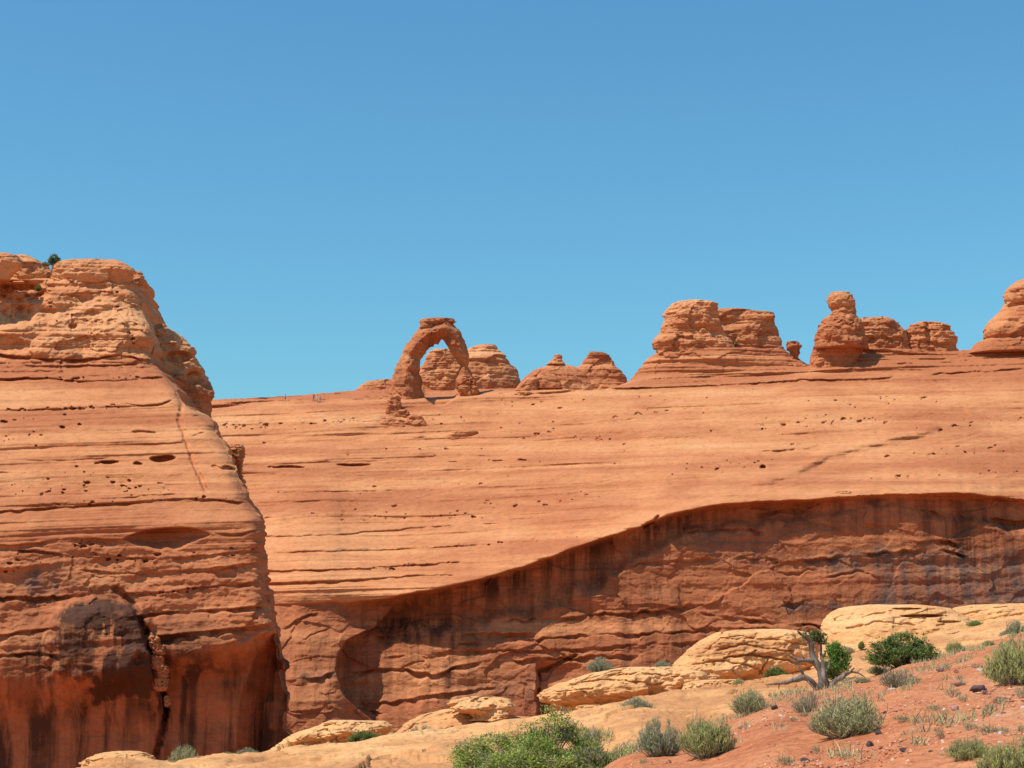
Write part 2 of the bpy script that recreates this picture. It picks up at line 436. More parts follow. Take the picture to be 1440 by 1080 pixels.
    D += Lf([(290, 600), (400, 596), (540, 590)], .35, 5, seed=10)
    D += Lf([(340, 652), (450, 649), (550, 646), (625, 641), (740, 640), (860, 636), (980, 631)], .5, 6, seed=11)
    D += Lf([(345, 692), (470, 690), (580, 689), (700, 684), (860, 678), (1048, 666)], .65, 10, seed=12)
    D += Lf([(975, 630), (985, 632), (1000, 639)], 1.2, 8, seed=13, fade=5)
    D += Lf([(990, 639), (1057, 634), (1110, 631), (1152, 625), (1210, 620)], 1.3, 8, seed=14)
    D += Lf([(1085, 634), (1120, 632), (1158, 625)], 1.2, 7, seed=114)
    D += Lf([(365, 728), (400, 725), (440, 723)], .9, 6, seed=15)
    D += Lf([(365, 754), (483, 750), (611, 739), (665, 735), (705, 736)], .8, 9, seed=16, soft=.85) * 1.5
    D += Lf([(365, 776), (549, 772), (650, 767), (860, 755)], .5, 8, seed=17, soft=.85) * 1.5
    D += Lf([(365, 802), (450, 800), (530, 797), (650, 789)], .9, 7, seed=18, soft=.85) * 1.5
    D += Lf([(365, 820), (510, 814), (570, 809), (645, 807)], 1.0, 8, seed=19, soft=.85) * 1.5
    D += Lf([(842, 592), (868, 591), (894, 588)], 1.2, 5, seed=20, fade=8)
    D += Lf([(1048, 620), (1150, 615), (1330, 606)], .25, 6, seed=22)
    D += Lf([(1300, 618), (1345, 612), (1440, 616), (1600, 616)], .7, 7, seed=23)
    D += Lf([(1200, 632), (1290, 626), (1390, 635), (1440, 630)], .4, 6, seed=24)
    D += Lf([(1160, 660), (1300, 655), (1440, 648)], .35, 6, seed=25)
    D += Lf([(560, 584), (640, 582), (760, 579), (900, 572)], .3, 6, seed=26)
    D += Lf([(720, 600), (840, 603), (960, 598), (1080, 590)], .3, 6, seed=27)
    D += Lf([(700, 700), (800, 694), (950, 686), (1060, 678)], .3, 6, seed=28)
    D += Lf([(640, 735), (740, 728), (860, 716), (940, 706)], .45, 8, seed=29)
    D += Lf([(350, 668), (450, 668), (600, 664), (700, 662)], .3, 6, seed=30)
    D += Lf([(350, 706), (450, 704), (620, 702)], .3, 6, seed=31)
    # diagonal fracture and other cracks
    D += crack(PX, PY, [(1050, 686), (1085, 680), (1123, 669), (1150, 655), (1165, 646), (1207, 636), (1252, 624), (1290, 616), (1322, 606)], .3, 5.5, 41) * (.75 + .25 * noise(PX / 20., 0, 0, 5))
    D -= 1.7 * (1 - sstep(0, 15, np.abs(PY - np.interp(PX, [1050, 1123, 1165, 1252, 1322], [676, 660, 636, 615, 598])))) * sstep(1040, 1090, PX) * (1 - sstep(1300, 1330, PX))
    D += crack(PX, PY, [(905, 741), (918, 732), (926, 726)], 1.2, 3, 42)
    # wall details
    W = lambda *a, **k: ledge(PX, PY, *a, wob=4.0, soft=0.0, **k) * onw * .75
    D += W([(1075, 783), (1130, 785), (1200, 780), (1260, 775), (1350, 772)], 1.5, 9, seed=51)
    D += W([(1090, 806), (1150, 800)], .6, 9, seed=61)
    D += W([(930, 746), (1000, 744), (1050, 742), (1075, 748)], 1.2, 8, seed=52)
    D += W([(1060, 722), (1110, 716), (1170, 714)], 1.4, 14, seed=53)
    D += W([(1280, 762), (1320, 758), (1350, 765)], 1.6, 9, seed=54)
    D += W([(1290, 718), (1340, 722), (1400, 728), (1450, 730)], 2.2, 18, seed=55)
    D += W([(1320, 770), (1350, 776), (1365, 780)], 2.0, 9, seed=56)
    D += W([(850, 800), (920, 790), (1010, 785), (1075, 783)], .9, 9, seed=57)
    D += W([(900, 858), (960, 852), (1000, 846), (1020, 838)], 1.3, 11, seed=58)
    D += W([(1160, 810), (1190, 804), (1220, 803), (1238, 812)], .8, 9, seed=59)
    D += W([(1075, 855), (1110, 848), (1150, 846), (1180, 850)], .9, 10, seed=60)
    D += W([(700, 872), (780, 868), (860, 862), (940, 858), (1060, 872), (1160, 880)], 1.4, 9, seed=62)
    D += W([(640, 905), (720, 900), (800, 893), (900, 890), (1000, 884), (1100, 884)], 1.3, 9, seed=63)
    D += W([(520, 872), (580, 868), (640, 866), (680, 872)], -1.4, 20, seed=64, lip=0)
    D += W([(520, 894), (580, 893), (660, 890), (760, 890)], 2.0, 16, seed=65)
    D += W([(500, 925), (580, 920), (680, 915), (800, 912), (920, 905), (1040, 900)], .8, 10, seed=66)
    D += W([(490, 945), (560, 940), (620, 945), (640, 935), (700, 930), (800, 924), (900, 920)], 1.6, 12, seed=67)
    D += W([(500, 992), (560, 985), (620, 975), (700, 965)], 1.0, 14, seed=68)
    D += W([(395, 958), (440, 952), (472, 946)], 1.8, 20, seed=69)
    D += W([(395, 1000), (470, 996), (540, 1000)], 1.0, 10, seed=70)
    D += W([(395, 885), (420, 870), (450, 862)], .7, 9, seed=71)
    D += W([(420, 905), (440, 890), (470, 880)], .7, 9, seed=72)
    D += onw * 2.2 * sstep(755, 758, PX + 3 * fbm(PY / 9., 0, 0, 2, 4)) * (1 - sstep(760, 860, PX)) * sstep(925, 945, PY)
    D += onw * crack(PX, PY, [(755, 985), (758, 945), (790, 930), (810, 922)], 1.2, 4, 73)
    # texture of the rock
    slopew = 1 - onw
    band = sstep(0, 1, (lg - PY) / 10.)        # stratified band under the buttes
    D += slopew * (0.75 * strata(x, y, z, 5.5, 80) + 0.30 * strata(x, y, z, 1.5, 81) + 0.16 * strata(x, y, z, .55, 82)) * (1 + 2.2 * band)
    D += slopew * (1.5 * fbm(x / 26., y / 26., z / 12., 4, 83) + 0.22 * fbm(x / 3., y / 3., z / 1.2, 4, 84))
    D += onw * (0.5 * fbm(x / 12., y / 12., z / 6., 4, 85) + 0.17 * fbm(x / 2.4, y / 2.4, z / 1.3, 5, 86, .62) + .12 * strata(x, y, z, 1.6, 87))
    D += onw * (.30 * panels(x, z, 9., 4.6, 88) + .09 * panels(x, z, 3.2, 2.2, 95) + .3 * flakes(x, y * 0, z * .7, 11., 88, 3.5))
    D += onw * .25 * flakes(x, y * 0, z, 4., 89, 3.0)
    # pits
    pl = [(407, 657, 25, 2.2, 1.6), (383, 657, 8, 1.6, .8), (498, 654, 27, 2.2, 1.6), (640, 651, 17, 2, .5), (735, 647, 8, 1.6, .9), (700, 648, 9, 1.4, .7), (372, 623, 3, 1.8, .8),
          (1073, 657, 5, 3, 1.4), (976, 600, 4, 2.2, 1.2), (1000, 606, 2, 1.5, .8), (1248, 642, 5, 2, .8), (1310, 640, 8, 3, .6), (555, 712, 5, 2, .6)]
    pl += pitrow(300, 600, 545, 590, 70, 1.6, .5, 2.2, 1) + pitrow(300, 605, 420, 600, 25, 1.6, .5, 2, 2)
    pl += pitrow(560, 588, 800, 580, 30, 1.4, .5, 5, 3) + pitrow(690, 612, 860, 612, 40, 1.7, .6, 6, 4)
    pl += pitrow(1060, 600, 1260, 588, 90, 1.7, .6, 5, 5) + pitrow(1120, 570, 1340, 562, 40, 1.4, .5, 3, 6) + pitrow(860, 585, 1000, 575, 40, 1.4, .5, 4, 7)
    pl += pitrow(1010, 648, 1080, 645, 24, 1.4, .5, 4, 8) + pitrow(1280, 640, 1440, 632, 40, 1.7, .6, 4, 9) + pitrow(1200, 673, 1440, 664, 60, 1.2, .5, 1.5, 10)
    pl += pitrow(440, 728, 720, 724, 60, 1.6, .5, 4, 11) + pitrow(680, 712, 860, 690, 40, 1.7, .6, 7, 12) + pitrow(600, 768, 860, 752, 60, 1.2, .5, 2, 13)
    pl += pitrow(520, 800, 640, 792, 40, 1.3, .5, 2, 14) + pitrow(900, 660, 1040, 655, 25, 1.3, .5, 4, 15) + pitrow(1320, 600, 1440, 590, 25, 1.5, .5, 5, 16)
    pl += pitrow(880, 560, 1100, 556, 25, 1.3, .5, 4, 17) + pitrow(700, 570, 860, 560, 22, 1.3, .5, 4, 18) + pitrow(360, 640, 700, 632, 30, 1.2, .5, 5, 19)
    pl += pitrow(1050, 790, 1110, 795, 16, 1.6, .5, 3, 20) + pitrow(980, 640, 1300, 610, 60, 1.2, .4, 16, 23) + pitrow(380, 700, 900, 640, 70, 1.1, .4, 20, 24)
    rp = np.random.default_rng(3); pl = [(a, b, c * f_, d_ * f_, e * min(f_, 1.3)) for (a, b, c, d_, e), f_ in zip(pl, [1.0] * 13 + list(.45 + 1.3 * rp.random(len(pl)) ** 2.5)) if c > 4.5 or rp.random() < .6]
    D = pits(PX, PY, D, pl)
    # keep the crest line on its row
    P = at(PX, PY, D)
    # stains, and overhang shade put into the tint
    A = np.zeros(PX.shape + (3,))
    nb = fbm(x / 14., y / 14., z / 9., 4, 91)
    # dark varnish on the wall, with darker areas below the brow and ledges
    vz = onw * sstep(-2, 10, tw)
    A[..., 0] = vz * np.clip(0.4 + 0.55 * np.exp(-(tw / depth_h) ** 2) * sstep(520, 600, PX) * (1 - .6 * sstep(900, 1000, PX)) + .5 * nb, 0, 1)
    dk = inpoly(PX, PY, [(520, 868), (650, 862), (660, 880), (655, 915), (630, 920), (600, 905), (540, 912), (525, 895)], 8)  # overhang shadow of the lower ledges, painted in as a dark band
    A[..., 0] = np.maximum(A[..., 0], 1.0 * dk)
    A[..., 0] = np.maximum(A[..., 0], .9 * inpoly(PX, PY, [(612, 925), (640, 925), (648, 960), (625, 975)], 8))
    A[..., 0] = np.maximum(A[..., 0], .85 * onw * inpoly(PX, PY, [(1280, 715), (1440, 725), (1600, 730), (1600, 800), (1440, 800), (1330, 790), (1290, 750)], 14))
    A[..., 2] = onw * (.95 * inpoly(PX, PY, [(1245, 775), (1600, 780), (1600, 900), (1160, 890), (1240, 830)], 16)
                       + .8 * inpoly(PX, PY, [(1120, 782), (1240, 768), (1260, 790), (1230, 805), (1150, 805)], 8)
                       + .8 * inpoly(PX, PY, [(1095, 856), (1120, 846), (1170, 844), (1190, 852), (1160, 862), (1110, 862)], 3)
                       + .35 * inpoly(PX, PY, [(650, 960), (755, 950), (755, 990), (640, 985)], 8) + .35 * inpoly(PX, PY, [(980, 745), (1100, 760), (1090, 800), (990, 790)], 14))
    A[..., 2] += .6 * inpoly(PX, PY, [(420, 950), (472, 944), (474, 952), (425, 958)], 2)
    tanb = curve([(480, .1), (540, .0), (560, .12), (600, .32), (630, .22), (660, .05), (690, -.08), (720, .2), (760, .0), (800, .15), (830, .32), (850, .35), (900, -.1)])(PY)
    A[..., 1] = slopew * (tanb + .02 - .45 * band - .3 * inpoly(PX, PY, [(1290, 500), (1600, 480), (1600, 690), (1330, 690), (1240, 600)], 40)) - .22 * onw
    # back of the ridge
    Db1 = D[0] + 14; b1 = P[0].copy(); b1[:, 1] += 14; b1[:, 2] -= 3
    b2 = P[0].copy(); b2[:, 1] += 70; b2[:, 2] -= 22
    b3 = P[0].copy(); b3[:, 1] += 130; b3[:, 2] = -30
    V = np.concatenate([b3[None], b2[None], b1[None], P], 0)
    A = np.concatenate([A[:1], A[:1], A[:1], A], 0)
    n = V.shape[0]
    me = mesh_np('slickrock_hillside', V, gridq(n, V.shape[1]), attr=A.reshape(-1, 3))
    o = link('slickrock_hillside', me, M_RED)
    global HS
    HS = (cols, rg, D, nr)
    tag(o, kind='structure')
build_hillside()

# ------------------------------------------------------------------ big cliff at the left
CK = 0.77
def build_cliff():
    base = at(100, 1080, 236 * CK)
    root = empty('sandstone_cliff', base, 'tall layered red sandstone cliff with dark hollowed foot filling the left side', 'cliff')
    # right end of the front face, and outline (end of the receding side face)
    XR = curve([(340, 186), (372, 188), (385, 190), (400, 191), (425, 197), (450, 206), (470, 214), (490, 216), (505, 212), (520, 226), (545, 246), (570, 262), (585, 284), (593, 297),
                (610, 305), (630, 318), (650, 329), (675, 337), (700, 345), (712, 352), (725, 364), (745, 370), (770, 372), (800, 373), (850, 377), (880, 387), (905, 394),
                (940, 400), (980, 402), (1100, 403), (1200, 404)])
    XO = curve([(340, 200), (372, 200), (385, 204), (400, 209), (425, 219), (450, 230), (470, 232), (500, 236), (540, 258), (570, 280), (593, 299), (610, 306), (630, 319), (650, 330),
                (700, 346), (725, 366), (770, 374), (850, 379), (880, 389), (940, 404), (980, 406), (1100, 407), (1200, 408)])
    TOP = curve([(-80, 352), (-20, 357), (20, 358), (45, 363), (62, 373), (68, 370), (90, 365), (140, 364), (170, 369), (188, 376), (197, 388), (203, 390), (420, 1000)])
    nf, ns, nb = 430, 40, 30
    nr = 800
    u = np.concatenate([np.linspace(0, 1, nf), np.zeros(ns + nb)])
    v = np.linspace(0, 1, nr)[:, None]
    pyrow = 393 + (1190 - 393) * v           # rows below the cap
    PY = np.broadcast_to(pyrow, (nr, nf + ns + nb)).copy()
    xr = XR(pyrow) + 1.6 * fbm(pyrow / 11., 2., 0, 4, 3); xo = np.maximum(XO(pyrow) + 1.6 * fbm(pyrow / 11., 2., 0, 4, 3), xr + .6)
    x0 = -70.0
    front = x0 + (xr - x0) * np.linspace(0, 1, nf)[None, :]
    side = xr + (xo - xr) * np.linspace(0, 1, ns + 1)[None, 1:]
    back = xo + (x0 - xo) * np.linspace(0, 1, nb + 1)[None, 1:]
    PX = np.concatenate([front, side, back], 1)
    # broad form of the front: depth by row
    prof = curve([(393, 262), (420, 260), (470, 256), (505, 254), (530, 251), (560, 246), (600, 240), (650, 234), (700, 229), (735, 225.5), (760, 225), (800, 224.6), (840, 224), (880, 223.0), (920, 222.5), (960, 222), (1190, 221)])
    D = np.broadcast_to(prof(pyrow), PX.shape).copy()
    iF = np.zeros(PX.shape[1], bool); iF[:nf] = True
    # front face curves back a little to its right end
    rnd = np.clip((PX - (xr - 26)) / 26., 0, 1)
    D[:, :nf] += 2.2 * (rnd ** 3)[:, :nf]
    ts = np.linspace(0, 1, ns + 1)[None, 1:]
    D[:, nf:nf + ns] = D[:, nf - 1:nf] + ts * (7.0 + 23.0 * (1 - sstep(560, 640, pyrow)))
    tb = np.linspace(0, 1, nb + 1)[None, 1:]
    D[:, nf + ns:] = D[:, nf + ns - 1:nf + ns] + 6 * np.sin(tb * math.pi)
    P0 = at(PX, PY, D); x, y, z = P0[..., 0], P0[..., 1], P0[..., 2]
    fm = np.where(iF[None, :], 1.0, 0.0) * (1 - 0.0 * rnd)
    d = np.zeros(PX.shape)
    Lf = lambda *a, **k: .8 * ledge(PX, PY, *a, **k)
    d += Lf([(-70, 497), (0, 497), (55, 504), (130, 503), (180, 500), (204, 507)], 1.8, 8, seed=2)
    d += Lf([(-70, 506), (0, 510), (60, 514), (120, 513), (200, 512)], 1.2, 6, seed=102)
    d += Lf([(-70, 532), (0, 532), (70, 531), (97, 534), (194, 532), (234, 529)], 1.6, 6, seed=3)
    d += Lf([(-70, 578), (0, 577), (139, 572), (200, 570), (246, 562)], .8, 5, seed=4)
    d += Lf([(-70, 548), (0, 549), (120, 551), (172, 549)], .3, 5, seed=5)
    d += Lf([(172, 566), (200, 570), (230, 566), (246, 558)], 1.1, 5, seed=6)
    d += Lf([(180, 625), (200, 623), (240, 623), (262, 620)], .7, 6, seed=7)
    d += Lf([(185, 606), (205, 605), (222, 609), (234, 614)], .9, 5, seed=8, fade=6)
    d += Lf([(-70, 664), (0, 664), (62, 663)], 1.1, 5, seed=9)
    d += Lf([(-70, 640), (100, 646), (160, 642)], .35, 5, seed=10)
    d += Lf([(-70, 720), (0, 718), (80, 713), (162, 707), (260, 701), (346, 705)], 1.3, 7, seed=11)
    d += Lf([(-70, 712), (20, 711), (160, 700), (250, 694)], .5, 4, seed=12)
    d += Lf([(290, 600), (302, 597)], .4, 4, seed=13)
    d += Lf([(270, 612), (290, 606), (304, 606)], .6, 5, seed=14, fade=5)
    d += Lf([(268, 585), (290, 583)], .5, 4, seed=15, fade=5)
    d += Lf([(296, 748), (330, 750), (372, 742)], .9, 6, seed=16)
    d += Lf([(-70, 760), (30, 765), (90, 757), (170, 758)], .8, 12, seed=17)
    d += Lf([(25, 772), (60, 774), (92, 780)], 1.5, 8, seed=18, fade=8)
    d += Lf([(120, 776), (200, 784), (290, 780), (372, 772)], .9, 9, seed=19) * .65
    d += Lf([(110, 800), (200, 806), (280, 800), (372, 790)], 1.0, 10, seed=20) * .65
    d += Lf([(-70, 846), (0, 839), (64, 838), (128, 834)], 1.7, 11, seed=21, wob=4)
    d += Lf([(150, 832), (213, 834), (273, 826), (372, 818)], 1.5, 9, seed=22, wob=2.5) * .65
    d += Lf([(178, 868), (213, 862), (273, 858), (376, 851)], 1.7, 10, seed=23)
    d += Lf([(213, 894), (300, 886), (386, 876)], 2.4, 16, seed=24)
    d += Lf([(-70, 895), (0, 892), (60, 884), (90, 880)], 1.8, 12, seed=25, wob=3) * .65
    d += Lf([(-70, 924), (0, 921), (50, 917), (100, 922)], 1.9, 12, seed=26, wob=3) * .65
    d += Lf([(30, 940), (90, 935), (140, 938)], 1.2, 12, seed=27, wob=3) * .65
    # lens-shaped alcove
    al = curve([(172, 757), (195, 748), (235, 742), (275, 743), (298, 750)])(PX)
    t = PY - al; ls = np.sin(np.clip((PX - 172) / 126., 0, 1) * math.pi) ** .8
    lh = (35 + 5 * fbm(PX / 14., 3., 0, 3, 66)) * ls + .01
    d += 2.6 * ls * sstep(-.5, 3, t) * (1 - sstep(.45, 1.0, t / lh)) - ls * .5 * np.exp(-(np.minimum(t, 0) / 8.) ** 2) * (t < 1)
    # great undercut of the foot
    lipR = curve([(215, 905), (260, 918), (300, 914), (340, 905), (365, 893), (388, 880), (410, 876)])(PX)
    lipL = curve([(-70, 962), (0, 958), (60, 950), (120, 952), (160, 940), (205, 945), (230, 950)])(PX)
    right = sstep(212, 224, PX - (PY - 900) * .10)
    tR = PY - lipR + 5 * fbm(PX / 14., PY / 60., 0, 3, 9); tL = PY - lipL + 9 * fbm(PX / 16., PY / 60., 0, 3, 8)
    d += right * (5.2 * sstep(-6, 48, tR) + 1.6 * sstep(20, 120, tR)) + (1 - right) * (4.2 * sstep(-14, 60, tL) + 1.6 * sstep(30, 110, tL))
    # right hand prism face turning away at the foot
    pr = np.interp(PY, [876, 920, 980, 1060, 1200], [388, 360, 338, 330, 328])
    d += np.clip(PX - pr, 0, 80) * .11 * sstep(880, 900, PY)
    # rounded varnished nose left of the cleft
    wxn = 14 * fbm(PX / 26., PY / 26., 0, 3, 23); wyn = 12 * fbm(PX / 26., PY / 26., 4., 3, 24)
    nose = np.abs((PX - 142 + wxn) / 80.) ** 2.6 + np.abs((PY - 905 + wyn) / 66.) ** 2.6
    d -= 3.0 * (1 - sstep(.25, 1.15, nose)) * (1 - right)
    # cleft
    d += crack(PX, PY, [(163, 828), (178, 840), (190, 855), (205, 885), (212, 915), (218, 940), (226, 968), (234, 1000), (228, 1030), (215, 1080), (210, 1200)], 3.0, 7, 31) * (.75 + .5 * fbm(PX / 9., PY / 12., 0, 3, 19)) * (.45 + .55 * sstep(850, 900, PY))
    d += crack(PX, PY, [(232, 524), (247, 545), (256, 566), (252, 590), (262, 620), (272, 650), (290, 690)], .6, 5, 32)
    d += crack(PX, PY, [(300, 655), (318, 662), (330, 660)], .8, 3, 33)
    # upper steep part, dark hollow below the left cap boulder
    d += 3.2 * inpoly(PX, PY, [(-70, 396), (55, 396), (66, 412), (50, 430), (42, 452), (10, 458), (-70, 460)], 7) * (0.6 + .7 * fbm(PX / 16., PY / 12., 0, 3, 14))
    d += .8 * inpoly(PX, PY, [(55, 430), (80, 436), (78, 452), (40, 452)], 4)
    # rock texture
    steep = sstep(1, 0, (PY - 500) / 40.) if False else 1 - sstep(505, 540, PY)
    low = sstep(745, 800, PY)
    mid = 1 - np.maximum(steep, low)
    d += mid * (.26 * strata(x, y, z, 1.3, 41) + .12 * strata(x, y, z, .5, 42) + .9 * fbm(x / 18., y / 18., z / 9., 4, 43) + .16 * fbm(x / 2.4, y / 2.4, z / 1.1, 4, 44))
    d += steep * (.26 * strata(x, y, z, 1.3, 45, 0.0) + .16 * strata(x, y, z, .45, 46, 0.0) + .2 * fbm(x / 1.6, y / 1.6, z / 1.0, 4, 58, .6) + .34 * panels(x, z, 4.2, 2.4, 59) + 1.7 * fbm(x / 9., y / 9., z / 5., 5, 47, .6) + .9 * flakes(x, y * 0, z, 5., 48, 3.5))
    lowk = low * (1 - .75 * sstep(900, 950, PY))
    d += low * 0 + lowk * (.2 * strata(x, y, z, 1.4, 49) + 1.3 * fbm(x / 9., y / 9., z / 5., 5, 50, .58) + .2 * panels(x, z, 4.6, 2.6, 51) + .25 * flakes(x, y * 0, z, 4., 51, 3.) + .25 * np.abs(fbm(x / 1.6, y / 1.6, z / 1.1, 4, 52, .6)))
    d = d * fm
    nz_side = (1 - fm) * (1.5 * fbm(x / 7., y / 7., z / 5., 4, 53) + .6 * strata(x, y, z, 1.3, 54))
    d = np.where(iF[None, :], d, 0)
    pl = [(229, 645, 20, 5.5, 2.6), (153, 650, 15, 3, 1.6), (194, 652, 7.5, 2.6, 1.3), (320, 658, 9, 3.5, 1.2), (6, 593, 6, 2.2, 1.0), (88, 601, 4.5, 2.4, 1.0), (75, 606, 3.5, 2, .9), (112, 597, 3, 1.6, .8),
          (3, 620, 3, 1.6, .7), (14, 619, 2, 1.3, .6), (51, 627, 2, 1.3, .6), (123, 679, 4.5, 2.4, 1.0), (108, 656, 3, 1.3, .7), (182, 676, 3, 2, .8), (137, 652, 5, 1.8, .7)]
    pl += pitrow(0, 577, 200, 571, 90, 1.3, .5, 1.6, 1) + pitrow(20, 590, 100, 585, 24, 1.2, .5, 3, 2) + pitrow(0, 620, 70, 608, 20, 1.2, .5, 3, 3)
    pl += pitrow(0, 690, 240, 684, 50, 1.3, .5, 5, 4) + pitrow(20, 668, 240, 690, 30, 1.4, .6, 7, 5) + pitrow(80, 708, 330, 700, 60, 1.2, .5, 1.5, 6)
    pl += pitrow(100, 765, 170, 790, 60, 1.5, .6, 9, 7) + pitrow(150, 790, 370, 775, 50, 1.4, .5, 4, 8) + pitrow(210, 836, 280, 828, 30, 1.6, .6, 1.5, 9)
    pl += pitrow(0, 800, 60, 795, 20, 1.4, .5, 5, 10) + pitrow(60, 532, 230, 531, 40, 1.5, .6, 1.5, 11) + pitrow(70, 440, 200, 470, 30, 2.2, .8, 16, 12)
    pl += [(160, 449, 13, 2.2, 1.2), (140, 450, 9, 2.5, 1.0), (165, 411, 4, 2.5, 1), (200, 420, 5, 3, 1), (135, 452, 6, 4, 1.2), (190, 455, 6, 2, .8)]
    sub = d[:, :nf].copy(); rp = np.random.default_rng(4); pl = [(a, b, c * f_, d_ * f_, e * min(f_, 1.3)) for (a, b, c, d_, e), f_ in zip(pl, [1.0] * 15 + list(.45 + 1.3 * rp.random(len(pl)) ** 2.5)) if c > 4.4 or rp.random() < .65]; pits_grid(PX[:, :nf], PY[:, :nf], sub, pl); d[:, :nf] = sub
    D = D + d
    P = at(PX, PY, D * CK)
    P[:, nf:, 0] += nz_side[:, nf:] * .5
    # tints
    A = np.zeros(PX.shape + (3,))
    A[..., 1] = .42 * (1 - sstep(470, 520, PY)) + .18 * np.exp(-((PY - 550) / 18.) ** 2) + .14 * np.exp(-((PY - 730) / 14.) ** 2) - .35 * sstep(790, 860, PY) - .12 * np.exp(-((PY - 515) / 16.) ** 2)
    nbm = fbm(x / 10., y / 10., z / 7., 4, 61)
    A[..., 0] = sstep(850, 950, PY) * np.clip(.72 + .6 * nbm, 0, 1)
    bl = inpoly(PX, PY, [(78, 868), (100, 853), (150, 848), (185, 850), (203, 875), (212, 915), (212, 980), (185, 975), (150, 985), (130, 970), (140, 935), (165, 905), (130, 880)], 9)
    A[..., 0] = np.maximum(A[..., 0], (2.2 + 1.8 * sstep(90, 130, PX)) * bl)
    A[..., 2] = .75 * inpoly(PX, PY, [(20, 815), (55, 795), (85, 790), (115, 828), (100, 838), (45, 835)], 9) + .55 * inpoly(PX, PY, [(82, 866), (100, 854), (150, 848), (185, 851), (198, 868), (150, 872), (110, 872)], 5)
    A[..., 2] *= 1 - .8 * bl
    A[..., 2] += .3 * inpoly(PX, PY, [(165, 905), (195, 905), (205, 915), (180, 918)], 3)
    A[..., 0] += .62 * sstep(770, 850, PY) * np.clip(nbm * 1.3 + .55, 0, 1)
    V = P
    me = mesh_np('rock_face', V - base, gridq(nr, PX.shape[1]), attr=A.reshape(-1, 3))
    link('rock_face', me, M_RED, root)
    # flat top filling behind the cap
    ring = P[0] - base
    c = ring.mean(0); c[2] += .5
    Vt = np.concatenate([ring, c[None]]); k = len(ring)
    tr = np.array([(i, (i + 1) % k, k) for i in range(k)])
    link('upper_shelf', mesh_np('upper_shelf', Vt, tris=tr, attr=np.tile([0, .4, 0], (k + 1, 1))), M_RED, root)
    return root, base

def pits_grid(PX, PY, D, lst):
    for (x, y, rx, ry, d) in lst:
        r0, r1 = np.searchsorted(PY[:, 0], [y - ry - 2, y + ry + 2])
        a, b = PX[r0:r1], PY[r0:r1]
        q = ((a - x) / rx) ** 2 + ((b - y - .2 * ry * np.sin((a - x) / rx * 3 + x)) / ry) ** 2
        D[r0:r1] += d * (1 - sstep(.35, 1.0, q))

